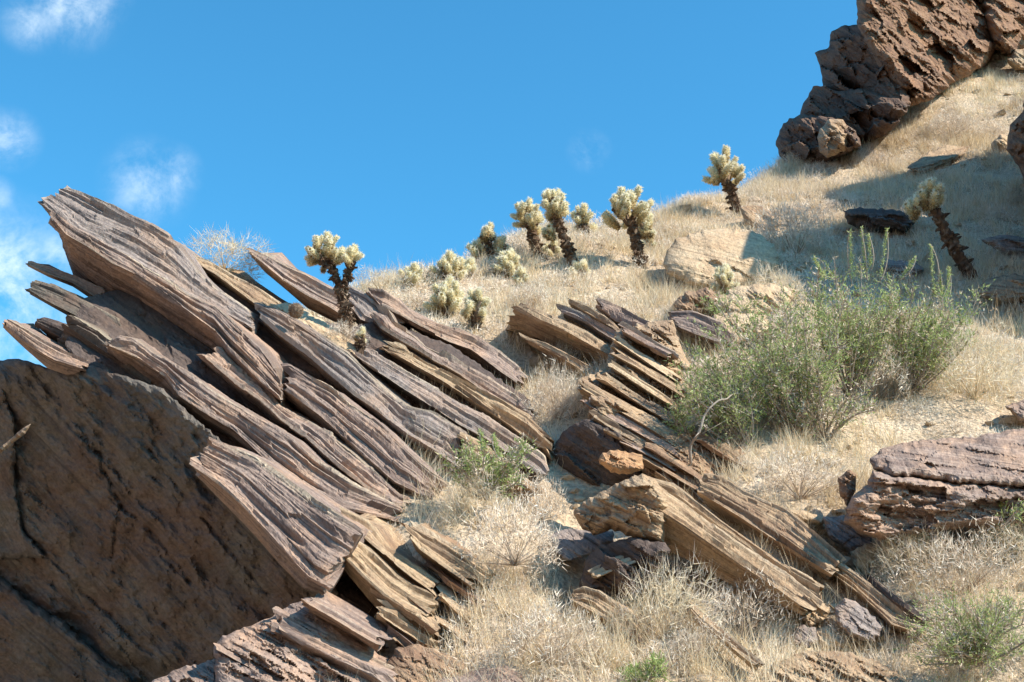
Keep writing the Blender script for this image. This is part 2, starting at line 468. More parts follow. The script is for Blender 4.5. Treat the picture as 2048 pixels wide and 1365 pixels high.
def slab(T, R, B, mat='varnish', off=0., t=.24, b=.5, L=1.3, seed=0, amp=.045, lay=.065, rag=.10, parent=None, depth=None, name='slab', step=3.2, shift=0.0):
    """a slab of layered rock lofted between its upper edge T, its front edge R and the back of its underside B"""
    rs = np.random.RandomState(seed + 11)
    lr = np.hypot(*np.diff(np.asarray(R, float), axis=0).T).sum()
    n = max(10, int(lr / step))
    t2, r2, b2 = resample(T, n), resample(R, n), resample(B, n)
    if depth is None:
        d = dS(r2[:, 0], r2[:, 1]) + off
    else:
        d = np.interp(np.linspace(0, 1, n), np.linspace(0, 1, len(depth)), depth) + off
    PT, PR, PB = P(t2[:, 0], t2[:, 1], d + t), P(r2[:, 0], r2[:, 1], d), P(b2[:, 0], b2[:, 1], d + b)
    TK = PT + np.array([.12, 1.0, .18]) * L
    BK = PB + np.array([.12, 1.0, .46]) * L
    w1 = np.hypot(*(t2 - r2).T).mean(); w2 = np.hypot(*(b2 - r2).T).mean()
    n1 = max(6, int(w1 / (step * .62))); n2 = max(4, int(w2 / (step * .9))); 
    segs = [(PT, PR, n1, 1.), (PR, PB, n2, .6), (PB, BK, 4, 0.), (BK, TK, 3, 0.), (TK, PT, 9, .6)]
    rows, wgt = [], []
    for a, c, m, g in segs:
        for k in range(m):
            f = k / m
            rows.append(a * (1 - f) + c * f); wgt.append(g)
    V = np.stack(rows, 1)                       # n x m x 3
    m = V.shape[1]
    wgt = np.array(wgt)
    ud = np.gradient(V, axis=0); vd = np.roll(V, -1, 1) - np.roll(V, 1, 1)
    N = np.cross(ud, vd); N /= (np.linalg.norm(N, axis=-1, keepdims=True) + 1e-9)
    # outward?
    cen = V.mean(1, keepdims=True)
    if ((V - cen) * N).sum() < 0: N = -N
    U = np.concatenate([[0], np.cumsum(np.linalg.norm(np.diff(PR, axis=0), axis=1))])
    per = np.concatenate([np.zeros((n, 1)), np.cumsum(np.linalg.norm(np.diff(V, axis=1), axis=-1), axis=1)], 1)
    Ug = np.repeat(U[:, None], m, 1)
    Wc = per.mean(0)[None, :].repeat(n, 0)      # layers run along the slab
    so = seed * 3.71
    wl_ = Wc / lay + 1.6 * perlin(np.stack([Wc * 7 + so, Wc * 0, Wc * 0 + so], -1)) + .25 * perlin(np.stack([Ug * .5 + so, Wc * 2, Wc * 0 + so], -1))
    li = np.floor(wl_)
    ph = hash1(li, seed)
    seg = np.floor(Ug * (.55 + .9 * ph) + ph * 7 + .12 * perlin(np.stack([Ug * 3, Wc * 9, Wc * 0 + so], -1)))
    lv = hash1(li * 3.7 + seg * 1.9, seed + 5)
    low = perlin(np.stack([Ug * .4 + ph * 40, ph * 9 + so, ph * 5], -1))
    lay_n = np.where(lv > .68, 1.0, np.where(lv < .28, -1.1, 0.0)) * .9 + low * .3
    big = fbm(np.stack([Ug * .7 + so, Wc * 1.3, Wc * 0 + so + 2], -1), 2)
    fine = fbm(np.stack([Ug * 2.0 + so, Wc * 34, Wc * 0 + so], -1), 4, .6) + .40 * fbm(V * 20 + so, 3, .6)
    chip = np.maximum(0, perlin(np.stack([Ug * .9 + so, Wc * 4.5, Wc * 0 + so + 9], -1)) - .25)
    blk = np.floor(Ug * 1.1 + 2.2 * ph + .35 * perlin(np.stack([Ug * 2, Wc * 6, Wc * 0 + so], -1)))      # cross breaks
    chip = chip + .38 * (hash1(blk, np.floor(wl_ / 2) + seed) - .5)
    disp = amp * (lay_n * .34 + big * .10 + fine * .20 - chip * 1.5)
    ff = np.zeros(m); ff[:n1] = np.arange(n1) / n1; ff[n1:] = -9
    for k in range(3):
        fk = .2 + .28 * k + rs.uniform(-.08, .08)
        wv = .10 * perlin(np.stack([U * .9 + so + 5 * k, U * 0, U * 0 + k], -1))
        on = smooth(-.15, .12, perlin(np.stack([U * .8 + so + 9 * k, U * 0 + 3, U * 0 + k], -1)))
        disp = disp - np.exp(-((ff[None, :] - fk - wv[:, None]) / max(.05, 1.0 / n1)) ** 2) * (on * rs.uniform(.03, .075))[:, None]
    V = V + N * (disp * wgt[None, :])[..., None]
    # ragged, broken ends: each layer ends somewhere else
    ut = np.gradient(PR, axis=0); ut /= np.linalg.norm(ut, axis=1)[:, None]
    e0 = np.exp(-(U / (rag * 2.2 + 1e-6)) ** 2); e1 = np.exp(-((U[-1] - U) / (rag * 2.2 + 1e-6)) ** 2)
    jag = (ph - .35) * rag * 1.5 + rag * .8 * fbm(np.stack([Wc * 9 + so, Wc * 0, Wc * 0 + so], -1), 3)
    V = V + ut[:, None, :] * (jag * e0[:, None] - jag * e1[:, None])[..., None]
    # rounding of the ends
    rk = np.stack([Ug + so, Wc + so * .3, np.full_like(Ug, so)], -1)
    tw = .10 + .10 * perlin(np.stack([U * 1.3 + so, U * 0 + 4, U * 0], -1))
    torn = np.where(ff[None, :] >= 0, np.clip(1.2 - ff[None, :] / np.maximum(tw[:, None], .02), 0, 1), 0) * smooth(-.25, .2, perlin(np.stack([U * .7 + so + 2, U * 0, U * 0 + 6], -1)))[:, None] * .85
    ids = np.arange(n * m).reshape(n, m)
    nx = np.roll(ids, -1, 1)
    q = np.stack([ids[:-1], nx[:-1], nx[1:], ids[1:]], -1).reshape(-1, 4)
    verts = V.reshape(-1, 3); rkf = rk.reshape(-1, 3)
    quads = [q]; tris = []
    base = len(verts); ev, er = [], []
    for end in (0, n - 1):
        ring = V[end]; c = ring.mean(0)
        prev = ids[end]
        for sc in (.72, .4):
            ins = c + (ring - c) * sc + ut[end] * (-1 if end == 0 else 1) * .03 * (1 - sc) + .02 * np.stack([fbm(ring * 7 + s_, 2) for s_ in (1, 4, 8)], -1)
            ii = base + np.arange(m); base += m
            ev.append(ins); er.append(rk[end] + np.array([0, .1 * (1 - sc), .3]))
            a_, b_ = prev, np.roll(prev, -1); c_, d_ = ii, np.roll(ii, -1)
            qq = np.stack([a_, c_, d_, b_], -1) if end == 0 else np.stack([a_, b_, d_, c_], -1)
            quads.append(qq[:, ::-1] if False else qq); prev = ii
        ev.append(c[None] + ut[end] * (-.02 if end == 0 else .02)); er.append(rk[end].mean(0)[None])
        ci = base; base += 1
        a_, b_ = prev, np.roll(prev, -1)
        tt = np.stack([a_, np.full(m, ci), b_], -1)
        tris.append(tt if end == 0 else tt[:, ::-1])
    verts = np.concatenate([verts] + ev); rkf = np.concatenate([rkf] + er)
    quads = np.concatenate(quads); tris = np.concatenate(tris)
    tornf = np.concatenate([torn.ravel(), np.zeros(len(verts) - n * m)])
    if parent is not None:
        verts = verts - np.array(parent.location)
        o = link(name, make_mesh(name, verts, quads, tris, {'rk': rkf, 'torn': tornf}), M[mat], parent)
    else:
        c = verts[np.argmin(verts[:, 2])].copy()
        o = link(name, make_mesh(name, verts - c, quads, tris, {'rk': rkf, 'torn': tornf}), M[mat]); o.location = c
    return o


def plate(x0, y0, L, th, d0, d1, mat, seed, parent, ang=31, amp=.03, back=.5):
    """one thin broken plate of a stack: left end at x0, y0, running down to the right"""
    rs = np.random.RandomState(seed + 900)
    a = R_(ang + rs.uniform(-3, 3)); c, s_ = math.cos(a), math.sin(a)
    k = np.linspace(0, 1, 4)
    ln = lambda ox, oy, j: [(x0 + ox + c * L * f + rs.uniform(-1, 1) * j, y0 + oy + s_ * L * f + rs.uniform(-1, 1) * j) for f in k]
    return slab(ln(th * .5, -th * .15, 2), ln(0, th * .5, 2), ln(th * .15, th * 1.05, 2), mat, depth=(d0, d1), t=.16 + .004 * th, b=.22, L=back, seed=seed, amp=amp, lay=.05, rag=.10, parent=parent, step=2.8)


def poly_sdf(px, py, poly):
    a = np.asarray(poly, float); b = np.roll(a, -1, 0)
    best = np.full(px.shape, 1e9); nx = np.zeros(px.shape); ny = np.zeros(px.shape)
    inside = np.zeros(px.shape, bool)
    for (x0, y0), (x1, y1) in zip(a, b):
        dx, dy = x1 - x0, y1 - y0
        t = np.clip(((px - x0) * dx + (py - y0) * dy) / (dx * dx + dy * dy + 1e-9), 0, 1)
        qx, qy = x0 + t * dx, y0 + t * dy
        d = np.hypot(px - qx, py - qy)
        k = d < best
        best = np.where(k, d, best); nx = np.where(k, qx, nx); ny = np.where(k, qy, ny)
        cr = ((y0 > py) != (y1 > py)) & (px < (x1 - x0) * (py - y0) / (y1 - y0 + 1e-12) + x0)
        inside ^= cr
    return np.where(inside, best, -best), nx, ny


def rough_poly(poly, amp, seed):
    """break the straight runs of an outline into small irregular steps"""
    a = np.asarray(poly, float); out = []
    rs = np.random.RandomState(seed)
    for p, q_ in zip(a, np.roll(a, -1, 0)):
        L = np.hypot(*(q_ - p)); k = max(1, int(L / 7))
        nrm = np.array([-(q_ - p)[1], (q_ - p)[0]]) / (L + 1e-9)
        for i in range(k):
            j = rs.normal() * amp * (0.5 if i == 0 else 1)
            out.append(p + (q_ - p) * i / k + nrm * j)
    return out


RUBBLE = []


def rock(poly, d, thick, tilt=(0, 0), mat='varnish', seed=0, bed=33, cell=40, aniso=3.0, fac=.35, lay=.05, layamp=.03, rim=None, step=3.0, rough=1.6, parent=None, name='boulder', noise=.05, backthick=None, smooth_shade=False, label=None, cat='rock', group=None, cracks=(), crackw=4.5, crackd=.07):
    """a solid boulder or block: the outline seen from the front, a chiselled front with facets and layers, and a rounded back"""
    rs = np.random.RandomState(seed + 101)
    q0 = np.asarray(poly, float)
    if name != 'block' and q0[:, 1].max() < 1350 and q0[:, 0].min() > 640:
        lowp = q0[q0[:, 1] > q0[:, 1].mean()]
        for k in range(7):
            j = lowp[rs.randint(len(lowp))]; RUBBLE.append((j[0] + rs.uniform(-22, 22), j[1] + rs.uniform(0, 26)))
    poly = rough_poly(poly, rough, seed)
    a = np.asarray(poly); lo, hi = a.min(0) - step * 2, a.max(0) + step * 2
    xs = np.arange(lo[0], hi[0] + step, step); ys = np.arange(lo[1], hi[1] + step, step)
    X, Y = np.meshgrid(xs, ys, indexing='ij')
    X = X + rs.uniform(-.3, .3, X.shape) * step; Y = Y + rs.uniform(-.3, .3, Y.shape) * step
    sd, nx, ny = poly_sdf(X, Y, poly)
    ins = sd > step * .25
    # keep cells that touch the inside; their outer corners snap to the outline
    c00, c10, c11, c01 = ins[:-1, :-1], ins[1:, :-1], ins[1:, 1:], ins[:-1, 1:]
    keep = c00 | c10 | c11 | c01
    use = np.zeros(ins.shape, bool)
    use[:-1, :-1] |= keep; use[1:, :-1] |= keep; use[1:, 1:] |= keep; use[:-1, 1:] |= keep
    bnd = use & ~ins
    X = np.where(bnd, nx, X); Y = np.where(bnd, ny, Y); sd = np.where(bnd, 0, sd)
    cx, cy = a.mean(0)
    mpp = d / F
    W, H = hi - lo
    rim = rim or min(W, H) * .35
    prof = np.sqrt(np.clip(1 - (1 - np.clip(sd / rim, 0, 1)) ** 2, 0, 1))
    th = R_(bed); c, s = math.cos(th), math.sin(th)
    A = (X - cx) * c + (Y - cy) * s; Bc = -(X - cx) * s + (Y - cy) * c
    # facets
    ns = max(4, int(W * H / (cell * cell) * 1.3))
    sx = rs.uniform(lo[0], hi[0], ns); sy = rs.uniform(lo[1], hi[1], ns)
    sa = (sx - cx) * c + (sy - cy) * s; sb = -(sx - cx) * s + (sy - cy) * c
    wob = 6 * perlin(np.stack([X * .04, Y * .04, X * 0 + seed], -1))
    best = np.full(X.shape, 1e18); bi = np.zeros(X.shape, int)
    for k in range(ns):
        dd = ((A + wob - sa[k]) / aniso) ** 2 + (Bc + wob - sb[k]) ** 2
        kk = dd < best; best = np.where(kk, dd, best); bi = np.where(kk, k, bi)
    fo = rs.uniform(-.5, .5, ns); fga = rs.normal(size=ns) * .35; fgb = rs.normal(size=ns) * .6 - .25
    h = thick * (1 + 0 * X)
    facet = fo[bi] * thick * fac + (fga[bi] * (A - sa[bi]) / aniso + fgb[bi] * (Bc - sb[bi])) * mpp * fac * 1.5
    c2_ = cell * .42
    ns2 = min(900, max(6, int(W * H / (c2_ * c2_) * 1.1)))
    tx = rs.uniform(lo[0], hi[0], ns2); ty = rs.uniform(lo[1], hi[1], ns2)
    ta = (tx - cx) * c + (ty - cy) * s; tb = -(tx - cx) * s + (ty - cy) * c
    best = np.full(X.shape, 1e18); bj = np.zeros(X.shape, int)
    for k in range(ns2):
        dd = ((A - wob - ta[k]) / (1 + (aniso - 1) * .7)) ** 2 + (Bc - wob - tb[k]) ** 2
        kk = dd < best; best = np.where(kk, dd, best); bj = np.where(kk, k, bj)
    go = rs.uniform(-.5, .5, ns2); gga = rs.normal(size=ns2) * .35; ggb = rs.normal(size=ns2) * .6
    facet = facet + .4 * fac * (go[bj] * min(thick, .5) * .5 + (gga[bj] * (A - ta[bj]) / aniso + ggb[bj] * (Bc - tb[bj])) * mpp * 1.5)
    Am, Bm = A * mpp, Bc * mpp
    so = seed * 2.3
    wl_ = Bm / lay + .8 * perlin(np.stack([Am * .9 + so, Bm * 2, Bm * 0 + so], -1))
    li = np.floor(wl_); ph = hash1(li, seed)
    lay_n = perlin(np.stack([Am * 1.5 + ph * 40, ph * 9 + so, ph * 5], -1)) * 1.1 + (ph - .5) * .9
    nz = fbm(np.stack([Am * 2.2 + so, Bm * 3.5, Bm * 0 + so], -1), 5, .55)
    hf = prof * (h + facet + layamp * lay_n * 1.2 + noise * nz * 1.4)
    for cr in cracks:
        c2 = np.asarray(cr, float); best_ = np.full(X.shape, 1e9)
        wx = X + 7 * perlin(np.stack([X * .03, Y * .03, X * 0 + seed + 3], -1)); wy = Y + 7 * perlin(np.stack([X * .03, Y * .03, X * 0 + seed + 8], -1))
        for (x0, y0), (x1, y1) in zip(c2[:-1], c2[1:]):
            t_ = np.clip(((wx - x0) * (x1 - x0) + (wy - y0) * (y1 - y0)) / ((x1 - x0) ** 2 + (y1 - y0) ** 2), 0, 1)
            best_ = np.minimum(best_, np.hypot(wx - x0 - t_ * (x1 - x0), wy - y0 - t_ * (y1 - y0)))
        hf = hf - crackd * np.exp(-(best_ / crackw) ** 2) * prof
    dep = d + tilt[0] * (X - cx) + tilt[1] * (Y - cy)
    bt = thick * .9 if backthick is None else backthick
    front = P(X, Y, dep - hf)
    back = P(cx + (X - cx), Y, dep + prof * bt + .06 * prof * nz)
    iu = -np.ones(ins.shape, int); iu[use] = np.arange(use.sum())
    nf = int(use.sum())
    ib = iu.copy(); ib[ins] = nf + np.arange(ins.sum())
    q = np.stack([iu[:-1, :-1], iu[:-1, 1:], iu[1:, 1:], iu[1:, :-1]], -1)[keep]
    qb = np.stack([ib[:-1, :-1], ib[1:, :-1], ib[1:, 1:], ib[:-1, 1:]], -1)[keep]
    kb = (qb >= nf).any(1)
    verts = np.concatenate([front[use], back[ins]])
    rk = np.stack([Am + so, Bm + so * .3, -hf + so], -1)
    rkf = np.concatenate([rk[use], rk[ins] + .3])
    quads = np.concatenate([q, qb[kb]])
    if parent is not None:
        verts = verts - np.array(parent.location)
        return link(name, make_mesh(name, verts, quads, None, {'rk': rkf}, smooth_shade), M[mat], parent)
    base = verts[np.argmin(verts[:, 2])].copy()
    o = link(name, make_mesh(name, verts - base, quads, None, {'rk': rkf}, smooth_shade), M[mat]); o.location = base
    return tag(o, label, cat, group)


# ------------------------------------------------------------------ the leaning outcrop on the left
OUT = empty('rock_outcrop', P(500, 1150, 11.5), 'large leaning outcrop of long brown stone slabs overhanging the left side', 'rock outcrop')
rock([(160, 600), (300, 560), (420, 560), (520, 610), (700, 655), (760, 640), (900, 690), (1060, 800), (1090, 925), (850, 1000), (640, 1150), (400, 920), (200, 780), (130, 690)],
     13.9, .15, (.0026, -.0075), 'dark', 1, parent=OUT, name='slab', backthick=1.6, step=5, cell=60)
# the big shaded underside
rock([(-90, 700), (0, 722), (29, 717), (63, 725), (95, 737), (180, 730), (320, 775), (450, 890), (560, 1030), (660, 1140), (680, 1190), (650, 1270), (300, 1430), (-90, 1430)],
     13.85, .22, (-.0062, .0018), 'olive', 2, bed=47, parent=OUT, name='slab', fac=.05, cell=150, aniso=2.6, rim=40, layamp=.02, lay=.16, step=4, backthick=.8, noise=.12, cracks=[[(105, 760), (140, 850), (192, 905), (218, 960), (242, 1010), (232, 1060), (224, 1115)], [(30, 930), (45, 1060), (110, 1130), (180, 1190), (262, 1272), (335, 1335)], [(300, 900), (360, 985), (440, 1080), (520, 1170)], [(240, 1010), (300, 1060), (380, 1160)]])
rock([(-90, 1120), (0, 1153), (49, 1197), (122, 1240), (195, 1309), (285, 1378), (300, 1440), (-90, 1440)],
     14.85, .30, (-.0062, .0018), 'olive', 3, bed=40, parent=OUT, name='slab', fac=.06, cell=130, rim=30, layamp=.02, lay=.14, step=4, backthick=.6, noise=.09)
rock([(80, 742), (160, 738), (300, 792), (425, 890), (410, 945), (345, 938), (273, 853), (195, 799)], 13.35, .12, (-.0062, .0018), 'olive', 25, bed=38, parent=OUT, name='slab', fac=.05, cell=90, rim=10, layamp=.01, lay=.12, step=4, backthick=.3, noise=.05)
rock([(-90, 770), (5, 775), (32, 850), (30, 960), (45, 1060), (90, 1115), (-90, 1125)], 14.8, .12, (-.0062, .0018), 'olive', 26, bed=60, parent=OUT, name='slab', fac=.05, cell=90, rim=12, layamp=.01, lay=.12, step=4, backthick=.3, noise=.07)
# slabs: upper edge, front edge, back of the underside
slab([(226, 684), (243, 671), (268, 675), (301, 703), (370, 744), (438, 792), (516, 836), (584, 875), (633, 919), (700, 963), (800, 1018)],
     [(220, 692), (240, 700), (273, 714), (331, 754), (360, 792), (404, 822), (468, 861), (541, 929), (604, 973), (682, 1021), (790, 1040)],
     [(205, 712), (225, 745), (260, 780), (321, 808), (414, 864), (480, 898), (560, 958), (640, 1008), (780, 1055)], 'varnish', off=.05, seed=3, b=.55, parent=OUT, amp=.05)
slab([(424, 880), (453, 892), (511, 917), (575, 963), (628, 1002), (700, 1046), (720, 1060)],
     [(384, 931), (438, 968), (487, 1012), (536, 1065), (585, 1124), (614, 1156), (650, 1176)],
     [(400, 960), (440, 1000), (500, 1060), (560, 1130), (610, 1180), (650, 1195)], 'varnish', off=-.40, t=.40, seed=4, parent=OUT, amp=.045, rag=.07, b=.45)
# top slab: two layers
slab([(129, 372), (160, 380), (215, 401), (261, 429), (308, 454), (354, 485), (380, 520), (394, 541), (431, 577), (498, 623)],
     [(78, 402), (108, 428), (150, 470), (200, 488), (250, 512), (289, 537), (335, 561), (369, 583), (430, 618), (500, 655)],
     [(100, 430), (125, 470), (165, 500), (230, 530), (300, 565), (369, 600), (430, 635), (500, 672)], 'grey', off=.1, t=.45, seed=5, parent=OUT, amp=.05, b=.3, rag=.08)
slab([(96, 412), (150, 455), (210, 490), (289, 537), (335, 561), (369, 583), (430, 612), (520, 690), (560, 741)],
     [(104, 436), (134, 470), (185, 500), (228, 528), (265, 545), (308, 574), (369, 617), (431, 663), (458, 700), (520, 762), (566, 800)],
     [(134, 512), (148, 552), (175, 585), (215, 613), (277, 650), (338, 687), (375, 711), (430, 745), (490, 790), (560, 840)], 'varnish', off=-.05, t=.28, b=.75, seed=6, parent=OUT, amp=.05, rag=.06)
slab([(440, 700), (470, 735), (532, 772), (560, 810), (621, 845), (661, 866), (740, 930), (800, 985), (840, 1000)],
     [(395, 700), (470, 765), (520, 800), (560, 838), (610, 872), (680, 935), (740, 980), (795, 1010), (830, 1015)],
     [(400, 720), (470, 782), (540, 845), (600, 890), (680, 955), (740, 1000), (800, 1026)], 'varnish', off=.05, t=.2, b=.5, seed=7, parent=OUT, amp=.05)
# slab with the pale torn upper edge
slab([(570, 736), (585, 733), (615, 751), (665, 775), (708, 809), (754, 843), (768, 856), (815, 900), (860, 940), (885, 960)],
     [(562, 772), (600, 800), (640, 832), (680, 870), (730, 915), (790, 965), (840, 990), (870, 1000)],
     [(560, 790), (600, 822), (640, 852), (680, 888), (730, 932), (790, 980), (850, 1005)], 'varnish', off=-.02, t=.3, b=.35, seed=8, parent=OUT, amp=.045)
# long slab with the barrel cactus
slab([(505, 600), (554, 618), (597, 640), (634, 664), (695, 703), (726, 731), (769, 768), (818, 811), (867, 822), (931, 864), (955, 920)],
     [(528, 640), (560, 668), (615, 708), (661, 748), (708, 788), (754, 821), (785, 850), (815, 872), (863, 896), (910, 930)],
     [(520, 655), (565, 696), (625, 745), (692, 797), (738, 834), (790, 880), (840, 910), (900, 945)], 'grey', off=.15, t=.36, b=.6, seed=9, parent=OUT, amp=.05)
slab([(385, 512), (418, 520), (461, 545), (502, 566), (548, 597), (600, 628), (640, 655)],
     [(397, 530), (431, 548), (486, 590), (508, 606), (554, 628), (600, 655), (640, 680)],
     [(400, 545), (440, 575), (490, 610), (540, 640), (600, 672), (640, 695)], 'tan', off=.45, t=.3, b=.4, seed=10, parent=OUT, amp=.04)
# the dagger slab
slab([(495, 491), (523, 501), (572, 526), (615, 545), (661, 572), (700, 592), (735, 612)],
     [(497, 503), (538, 537), (566, 560), (615, 591), (661, 615), (690, 635)],
     [(500, 512), (530, 545), (572, 580), (615, 617), (660, 640), (690, 655)], 'varnish', off=.9, t=.3, b=.4, seed=12, parent=OUT, amp=.035, rag=.05)
# noses pointing out into the sky
slab([(57, 521), (100, 535), (150, 552), (210, 580)], [(52, 527), (98, 548), (146, 566), (200, 600)], [(53, 532), (98, 555), (146, 574), (200, 610)], 'varnish', off=.9, t=.1, b=.15, L=.5, seed=13, parent=OUT, amp=.02, rag=.04, step=2.2)
slab([(66, 559), (110, 572), (156, 592), (240, 640)], [(48, 578), (90, 600), (150, 630), (240, 690)], [(58, 588), (100, 612), (150, 640), (240, 705)], 'olive', off=.7, t=.25, b=.25, L=.6, seed=14, parent=OUT, amp=.025, rag=.05, step=2.4)
slab([(12, 634), (40, 651), (92, 682), (129, 700), (180, 720)], [(4, 648), (30, 672), (70, 700), (110, 722), (170, 740)], [(8, 658), (49, 697), (95, 737), (160, 760)], 'varnish', off=.6, t=.22, b=.25, L=.6, seed=15, parent=OUT, amp=.03, rag=.05, step=2.4)
slab([(74, 637), (85, 634), (150, 655), (220, 690)], [(69, 644), (100, 665), (150, 690), (220, 720)], [(76, 656), (104, 680), (150, 705), (220, 735)], 'dark', off=.9, t=.2, b=.2, L=.6, seed=16, parent=OUT, amp=.03, rag=.05, step=2.4)
# olive fill behind the noses
slab([(148, 630), (200, 655), (240, 690), (300, 745)], [(130, 650), (190, 690), (235, 720), (300, 765)], [(115, 715), (180, 745), (240, 785), (310, 835)], 'olive', off=.5, t=.2, b=.3, L=.8, seed=17, parent=OUT, amp=.05)
# right hand slabs of the outcrop
slab([(735, 575), (766, 578), (800, 603), (831, 631), (920, 660), (948, 671), (997, 705), (1058, 754)],
     [(737, 584), (760, 612), (800, 632), (825, 645), (900, 684), (942, 700), (1000, 742), (1040, 770)],
     [(745, 600), (770, 630), (825, 658), (900, 704), (965, 745), (1030, 785)], 'varnish', off=.75, t=.28, b=.4, seed=18, parent=OUT, amp=.04)
slab([(700, 578), (735, 590), (765, 612), (800, 640)], [(690, 600), (720, 640), (745, 650), (780, 668)], [(690, 620), (720, 655), (745, 668), (780, 680)], 'grey', off=.9, t=.3, b=.3, seed=19, parent=OUT, amp=.035)
slab([(754, 615), (778, 622), (790, 645), (831, 668), (852, 689), (900, 712), (920, 724), (981, 760), (1042, 800), (1070, 825)],
     [(746, 637), (763, 658), (800, 681), (831, 698), (870, 722), (920, 750), (965, 782), (1029, 822), (1060, 845)],
     [(748, 652), (770, 680), (831, 715), (900, 755), (965, 800), (1040, 846)], 'varnish', off=.45, t=.24, b=.45, seed=20, parent=OUT, amp=.04)
slab([(770, 683), (800, 690), (850, 722), (900, 745), (948, 772), (1006, 800), (1055, 828), (1106, 878)],
     [(772, 697), (828, 729), (870, 752), (920, 782), (960, 812), (1010, 845), (1058, 880), (1096, 910)],
     [(775, 710), (828, 742), (900, 785), (960, 830), (1040, 890), (1090, 920)], 'tan', off=.28, t=.22, b=.4, seed=21, parent=OUT, amp=.045, lay=.03)
slab([(708, 690), (751, 705), (800, 735), (860, 770), (920, 806), (965, 825), (1045, 880), (1094, 918), (1100, 940)],
     [(698, 704), (738, 731), (800, 771), (862, 811), (920, 851), (960, 872), (1029, 915), (1080, 950)],
     [(700, 718), (738, 748), (800, 790), (862, 830), (920, 870), (990, 915), (1070, 962)], 'grey', off=.12, t=.26, b=.5, seed=22, parent=OUT, amp=.045)
slab([(925, 862), (960, 880), (1000, 912), (1040, 950), (1080, 975)], [(915, 885), (950, 910), (990, 942), (1050, 985)], [(915, 900), (950, 925), (990, 958), (1050, 1000)], 'tan', off=-.05, t=.2, b=.3, seed=23, parent=OUT, amp=.04)
# sandy ledge under the barrel cactus
rock([(545, 612), (575, 606), (620, 625), (680, 660), (715, 690), (720, 715), (680, 700), (620, 665), (560, 632)], 14.75, .12, (.0026, -.009), 'pale', 24, parent=OUT, name='slab', step=2.4, fac=.2, cell=25)

# ------------------------------------------------------------------ broken slabs at the foot
FOOT = empty('rock_outcrop', P(750, 1330, 9.9), 'broken brown and tan slabs at the bottom edge below the overhang', 'rock outcrop')
rock([(640, 1165), (700, 1120), (760, 1190), (810, 1270), (900, 1330), (880, 1420), (700, 1420), (660, 1300)], 10.9, .15, (.001, -.004), 'dark', 31, parent=FOOT, name='slab', cell=50, step=4)
slab([(668, 1063), (700, 1068), (735, 1094), (790, 1148), (835, 1178), (875, 1195)],
     [(660, 1084), (688, 1116), (722, 1152), (768, 1194), (815, 1224), (858, 1246)],
     [(668, 1115), (700, 1155), (748, 1212), (800, 1255), (850, 1280)], 'tan', depth=(10.55, 10.4, 10.3), t=.3, b=.35, seed=32, parent=FOOT, amp=.03, L=.8)
slab([(684, 1024), (736, 1048), (768, 1095), (831, 1135), (870, 1165)], [(700, 1056), (732, 1079), (780, 1120), (815, 1147), (860, 1180)], [(705, 1070), (740, 1098), (800, 1150), (850, 1190)], 'tan', depth=(10.9, 10.7), t=.22, b=.3, seed=33, parent=FOOT, amp=.04, L=.8)
slab([(823, 1050), (871, 1071), (943, 1115), (985, 1150)], [(820, 1075), (839, 1098), (900, 1142), (943, 1172)], [(826, 1095), (850, 1120), (900, 1160), (945, 1190)], 'tan', depth=(10.9, 10.8), t=.3, b=.35, seed=34, parent=FOOT, amp=.045, L=.8)
slab([(756, 1205), (784, 1209), (847, 1251), (880, 1275)], [(754, 1227), (788, 1251), (839, 1283), (870, 1298)], [(760, 1245), (790, 1272), (830, 1300), (860, 1315)], 'tan', depth=(10.2, 10.1), t=.20, b=.25, seed=35, parent=FOOT, amp=.045, L=.7)
slab([(879, 1172), (927, 1200), (963, 1236), (1010, 1260)], [(875, 1187), (905, 1220), (935, 1247), (980, 1275)], [(875, 1200), (905, 1235), (935, 1262), (980, 1285)], 'pale', depth=(10.6, 10.4), t=.25, b=.25, seed=36, parent=FOOT, amp=.04, L=.7)
rock([(429, 1290), (445, 1272), (516, 1245), (555, 1226), (609, 1197), (648, 1190), (682, 1222), (735, 1278), (770, 1338), (790, 1430), (430, 1430)], 9.62, .22, (.0010, -.0042), 'varnish', 37, bed=28, parent=FOOT, name='slab', cell=34, fac=.55, aniso=4, step=3, noise=.07, lay=.06, layamp=.05)
rock([(302, 1363), (360, 1337), (429, 1317), (470, 1343), (495, 1430), (290, 1430)], 9.5, .2, (.001, -.004), 'varnish', 38, parent=FOOT, name='slab', cell=30, fac=.5)
rock([(765, 1340), (790, 1300), (830, 1288), (870, 1298), (930, 1325), (990, 1360), (1000, 1430), (760, 1430)], 9.7, .22, (.001, -.004), 'rust', 39, parent=FOOT, name='slab', cell=28, fac=.5, layamp=.04)
rock([(860, 1368), (900, 1352), (960, 1338), (1010, 1330), (1045, 1348), (1060, 1430), (860, 1430)], 9.45, .15, (.0005, -.006), 'varnish', 40, parent=FOOT, name='slab', cell=40, fac=.3)
rock([(1050, 1372), (1090, 1350), (1180, 1335), (1250, 1360), (1260, 1430), (1040, 1430)], 9.5, .15, (.0005, -.006), 'rust', 41, parent=FOOT, name='slab', cell=24, fac=.4)

